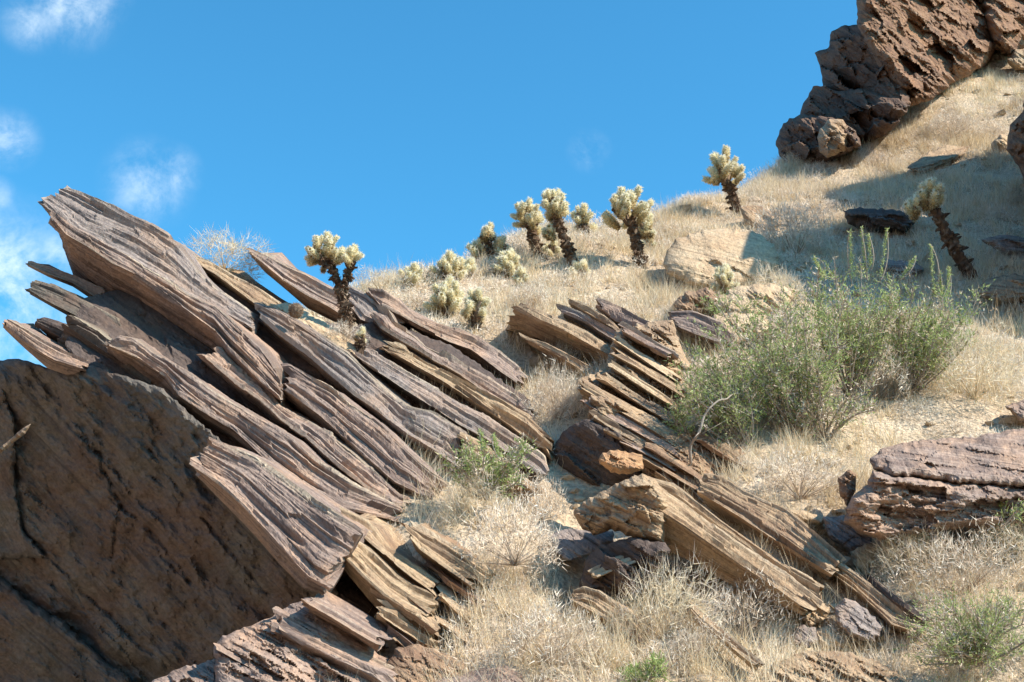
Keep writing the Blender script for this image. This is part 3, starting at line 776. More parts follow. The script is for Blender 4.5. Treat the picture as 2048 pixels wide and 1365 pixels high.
# ------------------------------------------------------------------ crumbling outcrop in the middle
MID = empty('rock_outcrop', P(1250, 930, 13.6), 'crumbling layered tan outcrop in the middle, left of the green bushes', 'rock outcrop')
slab([(1034, 604), (1081, 619), (1132, 640), (1174, 659), (1222, 689), (1240, 705)],
     [(1030, 612), (1080, 640), (1132, 662), (1174, 685), (1215, 708), (1235, 722)],
     [(1012, 664), (1045, 666), (1094, 692), (1142, 720), (1184, 735), (1230, 750)], 'tan', depth=(17.0, 15.9), t=.35, b=.8, seed=51, parent=MID, amp=.06, lay=.05)
slab([(1046, 670), (1090, 684), (1126, 702), (1184, 734), (1200, 745)], [(1050, 680), (1100, 705), (1150, 735), (1174, 752), (1200, 765)], [(1055, 688), (1100, 715), (1150, 748), (1200, 775)], 'tan', depth=(16.2, 15.5), t=.2, b=.3, seed=52, parent=MID, amp=.045)
slab([(1118, 610), (1150, 620), (1184, 636), (1234, 664)], [(1124, 624), (1170, 645), (1219, 676), (1236, 684)], [(1126, 632), (1170, 655), (1215, 684), (1236, 694)], 'grey', depth=(17.2, 16.3), t=.25, b=.3, seed=53, parent=MID, amp=.045)
slab([(1138, 598), (1174, 610), (1223, 636), (1240, 655)], [(1142, 608), (1180, 630), (1225, 655), (1240, 668)], [(1144, 614), (1180, 637), (1225, 664), (1240, 675)], 'tan', depth=(17.6, 16.7), t=.25, b=.3, seed=54, parent=MID, amp=.045)
slab([(1194, 601), (1248, 617), (1282, 640), (1300, 650)], [(1197, 614), (1232, 643), (1265, 652), (1295, 660)], [(1198, 620), (1232, 650), (1265, 660), (1295, 668)], 'varnish', depth=(17.7, 17.0), t=.35, b=.3, seed=55, parent=MID, amp=.05)
slab([(1343, 624), (1384, 622), (1442, 644), (1464, 672)], [(1347, 650), (1384, 665), (1425, 680), (1462, 690)], [(1350, 660), (1384, 676), (1425, 690), (1462, 700)], 'varnish', depth=(16.9, 16.4), t=.4, b=.3, seed=56, parent=MID, amp=.04)
rock([(1232, 662), (1260, 652), (1345, 640), (1362, 690), (1384, 738), (1340, 760), (1250, 760), (1212, 735), (1224, 690)], 16.1, .2, (.001, -.006), 'tan', 57, bed=30, parent=MID, cell=14, aniso=6, fac=.6, lay=.045, layamp=.06, step=2.4, name='slab')
rock([(1152, 768), (1165, 755), (1210, 742), (1260, 725), (1340, 740), (1395, 790), (1420, 850), (1350, 885), (1290, 862), (1200, 840), (1165, 802)], 15.15, .25, (.002, -.005), 'tan', 58, bed=30, parent=MID, cell=15, aniso=7, fac=.6, lay=.035, layamp=.06, step=2.6, name='slab')
rock([(1180, 790), (1230, 800), (1290, 825), (1352, 850), (1380, 895), (1320, 915), (1271, 903), (1223, 870), (1178, 848)], 14.45, .2, (.001, .002), 'tan', 59, bed=30, parent=MID, cell=18, aniso=7, fac=.5, lay=.06, layamp=.06, step=2.6, name='slab')
rock([(1270, 900), (1330, 870), (1400, 845), (1480, 885), (1540, 930), (1500, 985), (1400, 980), (1300, 955), (1275, 930)], 13.75, .12, (.001, -.006), 'rust', 60, bed=36, parent=MID, cell=14, aniso=8, fac=.6, lay=.04, layamp=.05, step=2.8, name='slab')
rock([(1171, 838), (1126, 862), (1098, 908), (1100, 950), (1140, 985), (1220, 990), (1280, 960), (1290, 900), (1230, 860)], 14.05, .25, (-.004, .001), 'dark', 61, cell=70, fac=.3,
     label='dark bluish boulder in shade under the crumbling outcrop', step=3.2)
rock([(1197, 920), (1205, 906), (1228, 901), (1265, 905), (1285, 910), (1286, 938), (1262, 948), (1222, 946)], 13.0, .22, (0, -.004), 'orange', 62, cell=26, fac=.35, rim=20, step=2.2, bed=20,
     label='rounded orange boulder in front of the dark shaded boulder')

for k, (x0, y0, L, th, d0, mt) in enumerate([
    (1240, 650, 115, 20, 15.75, 'varnish'), (1230, 674, 145, 17, 15.55, 'pale'), (1224, 697, 158, 22, 15.35, 'tan'), (1216, 722, 165, 17, 15.05, 'pale'), (1192, 742, 190, 20, 14.8, 'tan'),
    (1156, 760, 225, 26, 14.45, 'tan'), (1168, 792, 215, 24, 14.2, 'varnish'), (1180, 820, 195, 24, 13.95, 'tan'), (1206, 848, 165, 19, 13.75, 'tan'), (1238, 872, 130, 18, 13.6, 'varnish'),
    (1288, 882, 165, 17, 13.45, 'rust'), (1284, 908, 180, 19, 13.3, 'rust'), (1310, 934, 140, 17, 13.15, 'rust'), (1395, 868, 130, 16, 13.75, 'rust')]):
    plate(x0, y0, L, th, d0, d0 - .0029 * L, mt, 500 + k, MID)
for k, (x0, y0, L, th, d0, mt) in enumerate([
    (716, 1118, 175, 15, 10.75, 'varnish'), (740, 1168, 160, 15, 10.45, 'tan'), (772, 1240, 130, 16, 10.2, 'varnish'), (800, 1280, 160, 18, 10.0, 'rust'), (880, 1240, 130, 15, 10.35, 'tan'), (850, 1120, 130, 14, 10.95, 'varnish')]):
    plate(x0, y0, L, th, d0, d0 - .0022 * L, mt, 530 + k, FOOT, ang=35)
for k, (x0, y0, L, th, d0, mt) in enumerate([
    (616, 1203, 150, 20, 9.72, 'varnish'), (548, 1234, 255, 46, 9.56, 'varnish'), (440, 1284, 190, 40, 9.42, 'varnish'), (560, 1330, 230, 30, 9.32, 'grey')]):
    plate(x0, y0, L, th, d0, d0 - .0009 * L, mt, 545 + k, FOOT, ang=30, amp=.035)

# ------------------------------------------------------------------ slabs like weathered logs, centre right
o = empty('rock_slab', P(1600, 1228, 10.4))
slab([(1276, 950), (1305, 962), (1370, 1006), (1421, 1048), (1489, 1096), (1557, 1142), (1640, 1204)],
     [(1262, 992), (1310, 1014), (1370, 1052), (1430, 1094), (1490, 1136), (1560, 1182), (1615, 1222)],
     [(1262, 1072), (1325, 1096), (1387, 1126), (1455, 1166), (1523, 1196), (1605, 1232)], 'tan', depth=(11.2, 11.0, 10.75, 10.3), t=.28, b=.22, L=.45, seed=71, amp=.05, lay=.05, rag=.06, parent=o, name='body')
rock([(1147, 1030), (1152, 1016), (1166, 1004), (1205, 982), (1244, 963), (1284, 947), (1312, 960), (1335, 1000), (1330, 1088), (1300, 1086), (1268, 1076), (1223, 1058), (1205, 1068), (1186, 1072), (1160, 1052)], 11.45, .26, (-.0024, -.0006), 'tan', 170, bed=25, parent=o, name='nose', cell=44, aniso=2, fac=.45, rim=24, lay=.06, layamp=.03, noise=.05, step=2.4)
tag(o, 'log-like weathered slab with a blunt nose overhanging to the left', 'rock slab')
o = slab([(1300, 955), (1346, 966), (1387, 998), (1440, 1040), (1489, 1075), (1560, 1125), (1642, 1168)], [(1310, 972), (1370, 1010), (1421, 1052), (1489, 1098), (1557, 1146), (1636, 1196)], [(1312, 980), (1370, 1020), (1421, 1060), (1489, 1106), (1557, 1154), (1636, 1204)], 'tan', depth=(11.6, 11.35, 10.65), t=.15, b=.25, L=.4, seed=72, amp=.035, lay=.03, rag=.05, name='rock_slab')
tag(o, 'thin grooved slab lying along the top of the blunt-nosed slab', 'rock slab')
o = slab([(1412, 946), (1440, 950), (1489, 981), (1574, 1018), (1642, 1076), (1690, 1120)], [(1396, 985), (1440, 1010), (1489, 1040), (1557, 1084), (1612, 1118), (1662, 1150)], [(1412, 1012), (1450, 1040), (1489, 1064), (1557, 1111), (1612, 1140), (1655, 1162)], 'tan', depth=(12.15, 11.7, 10.85), t=.32, b=.35, L=.5, seed=73, amp=.045, lay=.035, rag=.06, name='rock_slab')
tag(o, 'second log-like slab, up and right of the blunt-nosed one', 'rock slab')
o = slab([(1648, 1112), (1690, 1130), (1736, 1162), (1790, 1200), (1845, 1236)], [(1676, 1159), (1720, 1191), (1750, 1218), (1784, 1251), (1830, 1262)], [(1676, 1175), (1720, 1205), (1750, 1232), (1784, 1264), (1825, 1272)], 'tan', depth=(11.0, 10.1), t=.3, b=.3, L=.5, seed=74, amp=.04, rag=.06, name='rock_slab')
tag(o, 'short tan slab continuing downhill from the second log-like slab', 'rock slab')
o = slab([(1744, 1150), (1784, 1180), (1840, 1224), (1860, 1240)], [(1742, 1165), (1784, 1203), (1836, 1237), (1855, 1252)], [(1742, 1174), (1784, 1212), (1836, 1246), (1855, 1258)], 'dark', depth=(10.9, 10.2), t=.2, b=.25, L=.4, seed=75, amp=.03, rag=.05, name='rock_slab')
tag(o, 'narrow dark slab edge beside the dry brush at lower right', 'rock slab')
o = slab([(1146, 1182), (1169, 1175), (1199, 1182), (1271, 1232), (1300, 1262)], [(1142, 1200), (1170, 1215), (1210, 1240), (1255, 1268), (1285, 1285)], [(1148, 1240), (1180, 1255), (1216, 1275), (1250, 1290), (1285, 1300)], 'tan', depth=(10.6, 9.9), t=.25, b=.3, L=.5, seed=76, amp=.045, rag=.05, name='rock_slab')
tag(o, 'short brown slab half buried in dry brush at bottom centre', 'rock slab')
o = slab([(1384, 1208), (1400, 1225), (1450, 1265), (1525, 1325)], [(1380, 1216), (1405, 1245), (1455, 1288), (1510, 1332)], [(1382, 1222), (1405, 1254), (1455, 1296), (1510, 1340)], 'tan', depth=(9.95, 9.3), t=.10, b=.12, L=.2, seed=77, amp=.015, lay=.02, rag=.03, name='rock_slab', step=2)
tag(o, 'thin yellowish splinter of rock sticking out of the pale brush', 'rock slab')
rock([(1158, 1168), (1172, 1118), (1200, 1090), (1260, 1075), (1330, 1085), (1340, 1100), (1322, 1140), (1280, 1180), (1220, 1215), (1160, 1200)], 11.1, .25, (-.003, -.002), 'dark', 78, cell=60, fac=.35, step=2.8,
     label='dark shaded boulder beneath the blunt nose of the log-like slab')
o = slab([(1180, 1140), (1230, 1115), (1284, 1099), (1336, 1092)], [(1190, 1156), (1240, 1135), (1290, 1118), (1325, 1110)], [(1192, 1162), (1240, 1142), (1290, 1126), (1325, 1118)], 'pale', depth=(10.8, 10.95), t=.2, b=.2, L=.3, seed=79, amp=.02, rag=.04, name='rock_slab')
tag(o, 'sunlit pale ledge under the blunt-nosed slab', 'rock slab')
rock([(1092, 1072), (1131, 1058), (1180, 1062), (1225, 1062), (1228, 1085), (1205, 1106), (1136, 1122), (1110, 1105)], gd(1150, 1120) - .1, .12, (0, -.008), 'grey', 80, cell=50, fac=.25, rim=16, step=2.4,
     label='flat grey stone left of the blunt-nosed slab')
for k, (poly, mt, lb) in enumerate([
    ([(1603, 1222), (1612, 1206), (1640, 1204), (1660, 1215), (1650, 1245), (1622, 1256), (1604, 1243)], 'tan', 'rounded tan stone at the lower end of the log-like slabs'),
    ([(1632, 1262), (1650, 1252), (1680, 1256), (1698, 1275), (1690, 1298), (1650, 1300), (1630, 1282)], 'pale', 'pale round stone lowest of those below the log-like slabs'),
    ([(1580, 1272), (1600, 1252), (1632, 1255), (1640, 1280), (1615, 1300), (1585, 1292)], 'grey', 'grey stone in shade below the lower end of the log-like slabs'),
    ([(1668, 1215), (1690, 1195), (1730, 1215), (1770, 1255), (1750, 1285), (1700, 1275), (1672, 1245)], 'grey', 'flat grey stone under the short tan slab'),
    ([(1700, 1103), (1730, 1088), (1757, 1094), (1748, 1130), (1726, 1152), (1706, 1126)], 'pale', 'pale chipped stone below the big purple-brown boulder'),
    ([(1645, 1035), (1690, 1030), (1742, 1072), (1752, 1095), (1700, 1106), (1656, 1072)], 'grey', 'grey stone in the shadow of the big purple-brown boulder'),
    ([(1570, 1022), (1600, 1020), (1640, 1032), (1655, 1042), (1640, 1052), (1600, 1045)], 'pale', 'small pale flat stone uphill of the second log-like slab'),
]):
    cy = max(p[1] for p in poly); cx = np.mean([p[0] for p in poly])
    rock(poly, min(gd(cx, cy), 12.3) - .05, .12, (0, -.004), mt, 90 + k, cell=22, fac=.35, rim=14, step=2.2, label=lb, noise=.03, layamp=.015)

rock([(1500, 1372), (1545, 1328), (1610, 1302), (1700, 1304), (1770, 1330), (1830, 1372), (1840, 1430), (1490, 1430)], 9.45, .2, (.0005, -.006), 'tan', 99, bed=30, cell=16, aniso=5, fac=.5, lay=.04, layamp=.04, step=3, label='crumbly tan rock at the bottom edge, right of the thin splinter')
# ------------------------------------------------------------------ big flat boulder at the right edge
BR = empty('boulder', P(1900, 1060, 12.0), 'broad purple-brown layered boulder cut off by the right edge', 'rock')
rock([(1740, 918), (1760, 899), (1800, 888), (1856, 879), (1943, 874), (2048, 857), (2180, 845), (2200, 985), (2048, 975), (1911, 968), (1840, 958), (1784, 956), (1746, 940)], 12.05, .35, (.0004, -.010), 'varnish', 111, bed=8, parent=BR, name='layer', cell=60, aniso=3, fac=.3, rim=22, noise=.05, step=3)
rock([(1734, 970), (1745, 940), (1784, 950), (1840, 955), (1911, 962), (2048, 966), (2180, 960), (2200, 1040), (2048, 1050), (1900, 1060), (1760, 1082), (1720, 1070), (1688, 1044), (1692, 1018), (1708, 988)], 11.65, .40, (.0005, -.0012), 'varnish', 112, bed=6, parent=BR, name='layer', cell=40, aniso=3.5, fac=.5, rim=26, noise=.07, lay=.08, layamp=.06, step=3)
rock([(1676, 955), (1700, 939), (1715, 948), (1712, 982), (1693, 1014), (1678, 985)], 12.3, .15, (0, -.003), 'rust', 113, cell=22, fac=.4, rim=14, step=2.2, label='small rust-red stone against the left end of the big purple-brown boulder')
rock([(2010, 812), (2048, 800), (2120, 800), (2110, 850), (2040, 845)], gd(2048, 845) - .1, .2, (0, -.006), 'varnish', 114, cell=24, fac=.3, rim=16, step=2.6, label='brown stone at the right edge above the big purple-brown boulder')

# ------------------------------------------------------------------ tan boulder on the slope and its neighbours
dT = gd(1440, 580)
rock([(1326, 530), (1335, 500), (1350, 478), (1400, 464), (1450, 456), (1520, 468), (1548, 490), (1560, 530), (1530, 560), (1450, 580), (1385, 572), (1340, 552)], dT + .55, .50, (.001, -.012), 'pale', 121, bed=14, cell=70, aniso=4, fac=.12, rim=60, lay=.09, layamp=.02, noise=.035, step=2.6,
     label='smooth rounded tan boulder on the slope behind the green bushes')
rock([(1345, 610), (1370, 585), (1420, 578), (1440, 600), (1420, 628), (1360, 630)], gd(1390, 628) - .1, .25, (0, -.004), 'rust', 122, cell=30, fac=.4, rim=18, step=2.4, label='brown rock in shade below the tan boulder')
rock([(1420, 605), (1470, 575), (1540, 565), (1590, 580), (1570, 625), (1480, 635), (1430, 630)], gd(1500, 632) - .05, .25, (0, -.008), 'pale', 123, cell=40, fac=.3, rim=20, step=2.6, label='low pale rock between the tan boulder and the green bushes')
rock([(1400, 640), (1450, 625), (1530, 630), (1540, 660), (1470, 690), (1405, 680)], gd(1460, 690) - .05, .2, (0, -.008), 'pale', 124, cell=30, fac=.3, rim=16, step=2.6, label='pale flat rock beside the small cactus, left of the green bushes')
rock([(1480, 415), (1510, 410), (1560, 430), (1570, 450), (1530, 460), (1490, 450)], gd(1530, 458) - .05, .12, (0, -.01), 'tan', 125, cell=30, fac=.3, rim=16, step=2.6, label='tan stone at the foot of the tallest skyline cactus')
# rocks in the shaded hollow on the right
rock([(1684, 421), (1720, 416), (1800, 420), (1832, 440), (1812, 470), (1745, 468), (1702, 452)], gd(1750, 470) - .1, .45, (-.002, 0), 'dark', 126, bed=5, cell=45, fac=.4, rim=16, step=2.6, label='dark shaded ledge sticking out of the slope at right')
rock([(1755, 535), (1770, 520), (1830, 522), (1850, 540), (1830, 556), (1770, 552)], gd(1800, 556) - .05, .2, (0, -.006), 'grey', 127, bed=5, cell=40, fac=.3, rim=14, step=2.6, label='pale grey stone in the shadow behind the green bushes')
rock([(1945, 590), (1970, 560), (2030, 548), (2080, 560), (2080, 600), (2000, 612)], gd(2000, 612) - .05, .25, (0, -.008), 'tan', 128, bed=5, cell=40, fac=.25, rim=20, step=2.8, label='low tan rock right of the leaning cactus at the right edge')
rock([(1960, 480), (2000, 470), (2080, 478), (2090, 510), (2010, 512)], gd(2020, 512) - .05, .2, (0, -.006), 'grey', 129, bed=5, cell=40, fac=.3, rim=14, step=2.8, label='grey rock in the shadow at the right edge')
rock([(1812, 338), (1845, 312), (1892, 290), (1940, 292), (1930, 310), (1885, 330), (1840, 347)], gd(1860, 346) + .45, .22, (.001, -.024), 'tan', 130, bed=-14, cell=34, fac=.5, rim=14, step=2.4, aniso=4, label='pale ledge of rock above the leaning shaded cactus')
rock([(1982, 287), (2000, 268), (2016, 274), (2020, 306), (1986, 306)], gd(2000, 306) - .1, .2, (0, -.003), 'pale', 131, cell=20, fac=.4, rim=12, step=2.2, label='small tan block beside the dark rock at the right edge')
# tall crag beyond the right edge: its left side shows, and it shades the hollow
CR = empty('crag', P(2250, 500, 21.5), 'dark crag cut off by the right edge, shading the hollow below', 'rock')
rock([(2012, 300), (2020, 250), (2046, 224), (2054, 150), (2058, 20), (2080, -80), (2300, -120), (2500, -40), (2620, 300), (2420, 440), (2200, 420), (2064, 400), (2040, 340)], 25.0, .8, (.001, -.004), 'cliff', 141, parent=CR, name='block', cell=60, fac=.4, rim=40, step=6, backthick=2.0, noise=.2)
rock([(2072, 420), (2066, 200), (2062, 0), (2066, -120), (2082, -165), (2180, -240), (2350, -330), (2560, -250), (2700, 300), (2600, 700), (2300, 720), (2090, 600)], 20.0, 1.1, (.001, -.003), 'cliff', 142, parent=CR, name='block', cell=90, fac=.4, rim=40, step=8, backthick=2.0, noise=.25)

# ------------------------------------------------------------------ cliff on the skyline, upper right
CL = empty('cliff', P(1700, 320, 31), 'dark brown craggy cliff above the grassy slope, upper right', 'cliff')
d1 = gd(1600, 345)
rock([(1714, -90), (1714, 50), (1750, 120), (1790, 190), (1822, 210), (1881, 180), (1940, 150), (1975, 128), (2010, 60), (2000, -90)], d1 + 4.2, 1.4, (.015, -.012), 'cliff', 151, bed=38, parent=CL, name='block', cell=48, aniso=2.6, fac=.75, rim=40, lay=.30, layamp=.12, noise=.12, step=2.8, backthick=4)
rock([(1955, -90), (1965, 30), (1985, 96), (2016, 114), (2060, 104), (2160, 60), (2160, -90)], d1 + 7.0, 1.3, (.012, -.012), 'cliff', 152, bed=42, parent=CL, name='block', cell=44, aniso=2.8, fac=.7, rim=40, lay=.28, layamp=.1, noise=.12, step=3, backthick=4)
rock([(1629, 106), (1655, 98), (1664, 64), (1682, 52), (1714, 48), (1745, 56), (1765, 90), (1802, 150), (1824, 208), (1780, 240), (1700, 232), (1649, 186), (1641, 138)], d1 + 2.6, .9, (-.020, -.002), 'cliffshade', 153, bed=35, parent=CL, name='block', cell=50, aniso=1.6, fac=1.0, rim=30, lay=.3, layamp=.06, noise=.10, step=2.6, backthick=3)
rock([(1598, 232), (1606, 207), (1626, 172), (1650, 172), (1670, 182), (1725, 178), (1790, 196), (1822, 212), (1785, 262), (1715, 296), (1660, 285), (1625, 262)], d1 + 1.6, .8, (-.018, -.002), 'cliffshade', 154, bed=35, parent=CL, name='block', cell=46, aniso=1.6, fac=1.0, rim=26, lay=.3, layamp=.06, noise=.10, step=2.6, backthick=3)
rock([(1551, 283), (1567, 248), (1600, 228), (1640, 232), (1680, 240), (1712, 262), (1722, 292), (1650, 330), (1585, 342), (1560, 314)], d1 + .8, .8, (-.016, -.002), 'cliffshade', 155, bed=35, parent=CL, name='block', cell=40, aniso=2, fac=.6, rim=30, noise=.15, layamp=.06, step=2.6, backthick=2.5)
rock([(1636, 284), (1640, 258), (1658, 238), (1685, 240), (1702, 268), (1694, 300), (1655, 316), (1638, 305)], d1 - .45, .45, (0, -.004), 'tan', 156, parent=CL, name='block', cell=28, aniso=1.5, fac=.35, rim=26, noise=.1, step=2.4)
rock([(1800, 160), (1830, 140), (1880, 150), (1900, 175), (1860, 200), (1815, 215)], d1 + 1.5, .6, (.004, -.006), 'cliff', 157, bed=40, parent=CL, name='block', cell=22, aniso=3, fac=.5, rim=16, noise=.12, step=2.4)
rock([(2012, 118), (2030, 98), (2060, 96), (2095, 115), (2080, 142), (2030, 142)], gd(2040, 150), .4, (0, -.004), 'tan', 158, cell=28, fac=.35, rim=18, step=2.6, label='tan boulder at the right edge under the cliff')
rock([(-30, 912), (0, 896), (40, 862), (64, 845), (50, 868), (10, 900), (-30, 930)], 10.9, .05, (0, 0), 'rust', 159, cell=30, fac=.2, rim=8, step=2, rough=.6, label='thin sunlit pinkish splinter of rock at the left edge', backthick=.05)

# ------------------------------------------------------------------ vegetation builders
def blades(base, direc, length, width, tone, bend=0.0, rs=_rng):
    """thin triangles: base (n,3), unit direction (n,3)"""
    n = len(base)
    side = np.cross(direc, rs.normal(size=(n, 3))); side /= (np.linalg.norm(side, axis=1)[:, None] + 1e-9)
    s = side * (width / 2)[:, None]
    tip = base + direc * length[:, None]
    v = np.stack([base - s, base + s, tip], 1).reshape(-1, 3)
    t = np.arange(3 * n).reshape(n, 3)
    return v, t, np.repeat(tone, 3)


def unit(v):
    return v / (np.linalg.norm(v, axis=-1, keepdims=True) + 1e-9)


def in_view(p, margin=120):
    r = p - CAM
    d = r @ FW
    px = 1024 + (r @ RT) / d * F; py = 682.5 - (r @ UP) / d * F
    return px, py, d


def scatter(n, seed, xr=(-7, 19), yr=(8.5, 47)):
    rs = np.random.RandomState(seed)
    x = rs.uniform(*xr, n); y = rs.uniform(*yr, n)
    z = hill(x, y)
    p = np.stack([x, y, z], -1)
    px, py, d = in_view(p)
    k = (px > -60) & (px < 2048 + 260) & (py > -140) & (py < 1365 + 260) & (y < np.interp(x, _xc, _yc) + 1.5)
    return p[k], px[k], py[k], d[k], rs


SLOPE_N = unit(np.array([0, -.55, 1.0]))

# dry grass over the whole slope
p, px, py, d, rs = scatter(52000, 21)
patch = fbm(np.stack([p[:, 0] * .55, p[:, 1] * .55, p[:, 0] * 0 + 4], -1), 3)
keep = rs.uniform(size=len(p)) < np.clip(.82 + patch * .8, .10, 1)
keep &= hollow(p[:, 0], p[:, 1]) < .3
p, d, patch = p[keep], d[keep], patch[keep]
nb = 30
nt = len(p)
b = np.repeat(p, nb, 0); N_ = len(b)
ang = rs.uniform(0, 2 * math.pi, N_); rad = np.abs(rs.normal(size=N_)) * .09
b = b + np.stack([np.cos(ang) * rad, np.sin(ang) * rad, np.zeros(N_)], -1)
b[:, 2] = hill(b[:, 0], b[:, 1]) - .02
spread = rs.uniform(.25, .75, nt)
tdir = rs.normal(size=(nt, 3)) * .18
dirs = unit(np.array([0.0, -.10, 1.0]) + np.repeat(tdir, nb, 0) + rs.normal(size=(N_, 3)) * np.repeat(spread, nb)[:, None] * np.array([1, 1, .35]))
hgt = np.repeat(np.clip(rs.normal(.24, .08, nt) * (1 + .35 * patch), .08, .5), nb) * rs.uniform(.45, 1.2, N_)
tone = np.clip(np.repeat(rs.uniform(.30, .90, nt) - patch * .12, nb) + rs.normal(size=N_) * .2, 0, 1)
wid = np.repeat(.0042 + d * .00022, nb)
v, t, tn = blades(b, dirs, hgt, wid, tone, rs=rs)
g_o = link('dry_grass', make_mesh('dry_grass', v, None, t, {'tone': tn}), M['straw'])
tag(g_o, 'straw-coloured dry grass covering the slope', 'grass', None, 'stuff')


def twig_dome(n, r, h, rs, tl=.11, w=.006):
    """a rounded low bush of dead twigs: many short twigs in a dome, on arching stems"""
    u = rs.uniform(0, 2 * math.pi, n); c = rs.uniform(0.02, 1, n) ** .8
    el = np.arcsin(c)
    rr = rs.uniform(.35, 1, n) ** .5 * (1 + .18 * np.sin(u * 3 + rs.uniform(0, 6)) + .12 * np.sin(u * 5 + rs.uniform(0, 6)))
    pos = np.stack([np.cos(u) * np.cos(el) * rr * r, np.sin(u) * np.cos(el) * rr * r, np.sin(el) * rr * h], -1)
    out = unit(pos * np.array([1, 1, 1.2]) + np.array([0, 0, .05]))
    dr = unit(out * .8 + rs.normal(size=(n, 3)) * .9 + np.array([0, 0, .25]))
    ln = rs.uniform(.5, 1.3, n) * tl
    wd = rs.uniform(.6, 1.4, n) * w
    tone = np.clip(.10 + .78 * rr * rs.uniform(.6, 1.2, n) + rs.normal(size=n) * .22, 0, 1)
    v, t, tn = blades(pos, dr, ln, wd, tone, rs=rs)
    # stems from the root
    m = n // 45
    k = rs.choice(n, m)
    v2, t2, tn2 = blades(np.zeros((m, 3)) + rs.normal(size=(m, 3)) * .02 * np.array([1, 1, 0]), unit(pos[k]), np.linalg.norm(pos[k], axis=1) * 1.05, np.full(m, w * 1.8), rs.uniform(.05, .5, m), rs=rs)
    return np.concatenate([v, v2]), np.concatenate([t, t2 + len(v)]), np.concatenate([tn, tn2])


# low grey brush mixed into the grass
p, px, py, d, rs = scatter(11500, 33)
patch2 = fbm(np.stack([p[:, 0] * .5 + 9, p[:, 1] * .5, p[:, 0] * 0 + 1], -1), 3)
keep = rs.uniform(size=len(p)) < np.clip(.46 + patch2 * .75, .08, .97)
keep &= hollow(p[:, 0], p[:, 1]) < .25
p = p[keep]; d = d[keep]
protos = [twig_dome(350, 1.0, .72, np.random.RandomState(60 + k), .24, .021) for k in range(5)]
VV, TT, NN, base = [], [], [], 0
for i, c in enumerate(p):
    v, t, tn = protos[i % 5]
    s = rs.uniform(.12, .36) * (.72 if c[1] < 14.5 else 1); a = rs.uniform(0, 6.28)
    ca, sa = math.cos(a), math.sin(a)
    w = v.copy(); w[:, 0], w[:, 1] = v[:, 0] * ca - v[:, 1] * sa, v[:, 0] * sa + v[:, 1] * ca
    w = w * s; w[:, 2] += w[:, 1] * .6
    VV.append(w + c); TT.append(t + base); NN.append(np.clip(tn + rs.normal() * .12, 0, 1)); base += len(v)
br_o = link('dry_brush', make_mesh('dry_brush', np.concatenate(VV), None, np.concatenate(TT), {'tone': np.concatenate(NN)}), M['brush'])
tag(br_o, 'low grey-pink dead brush scattered through the dry grass', 'brush', None, 'stuff')

# loose stones
p, px, py, d, rs = scatter(4200, 44)
ico = np.array([[0, 0, 1], [.89, 0, .45], [.28, .85, .45], [-.72, .53, .45], [-.72, -.53, .45], [.28, -.85, .45], [.72, .53, -.45], [-.28, .85, -.45], [-.89, 0, -.45], [-.28, -.85, -.45], [.72, -.53, -.45], [0, 0, -1]])
icf = np.array([[0, 1, 2], [0, 2, 3], [0, 3, 4], [0, 4, 5], [0, 5, 1], [1, 6, 2], [2, 7, 3], [3, 8, 4], [4, 9, 5], [5, 10, 1], [6, 7, 2], [7, 8, 3], [8, 9, 4], [9, 10, 5], [10, 6, 1], [11, 7, 6], [11, 8, 7], [11, 9, 8], [11, 10, 9], [11, 6, 10]])
rub = np.array([on_hill(a_, b_) for a_, b_ in RUBBLE if gd(a_, b_) < 29])
p = np.concatenate([p, rub, rub + rs.normal(size=rub.shape) * np.array([.12, .12, 0])]); p[:, 2] = hill(p[:, 0], p[:, 1])
VV, TT, RKK = [], [], []
for i, c in enumerate(p):
    s = rs.uniform(.02, .07) * (2.2 if rs.uniform() < .06 else 1)
    v = ico * rs.uniform(.6, 1.3, (12, 1)) * np.array([rs.uniform(.8, 1.6), rs.uniform(.8, 1.3), rs.uniform(.5, .8)]) * s
    VV.append(v + c + np.array([0, 0, s * .2])); TT.append(icf + 12 * i); RKK.append(v + i * .37)
st_o = link('loose_stones', make_mesh('loose_stones', np.concatenate(VV), None, np.concatenate(TT), {'rk': np.concatenate(RKK)}), M['pale'])
tag(st_o, 'small loose stones lying on the tan soil', 'stones', None, 'stuff')

# ------------------------------------------------------------------ single dry shrubs
dry_meshes = []
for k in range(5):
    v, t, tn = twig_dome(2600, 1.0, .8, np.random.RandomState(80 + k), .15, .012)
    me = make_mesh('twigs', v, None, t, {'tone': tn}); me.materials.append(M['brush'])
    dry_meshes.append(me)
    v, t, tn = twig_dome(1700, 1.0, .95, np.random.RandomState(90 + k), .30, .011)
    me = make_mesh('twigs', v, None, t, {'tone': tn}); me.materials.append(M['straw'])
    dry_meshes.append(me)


def dry_shrub(px, py, wpx, hpx, label, kind=0, k=0, off=0.0, dd=None):
    """px,py: middle of its foot"""
    dist = (gd(px, py) if dd is None else dd) + off
    loc = P(px, py, dist)
    o = link('dry_shrub', dry_meshes[(k % 5) * 2 + kind])
    o.location = loc
    s = wpx / 2 * dist / F
    o.scale = (s, s, hpx * dist / F / .85)
    o.rotation_euler = (-.25, 0, k * 1.3)
    return tag(o, label, 'shrub', 'dry shrubs on the slope')


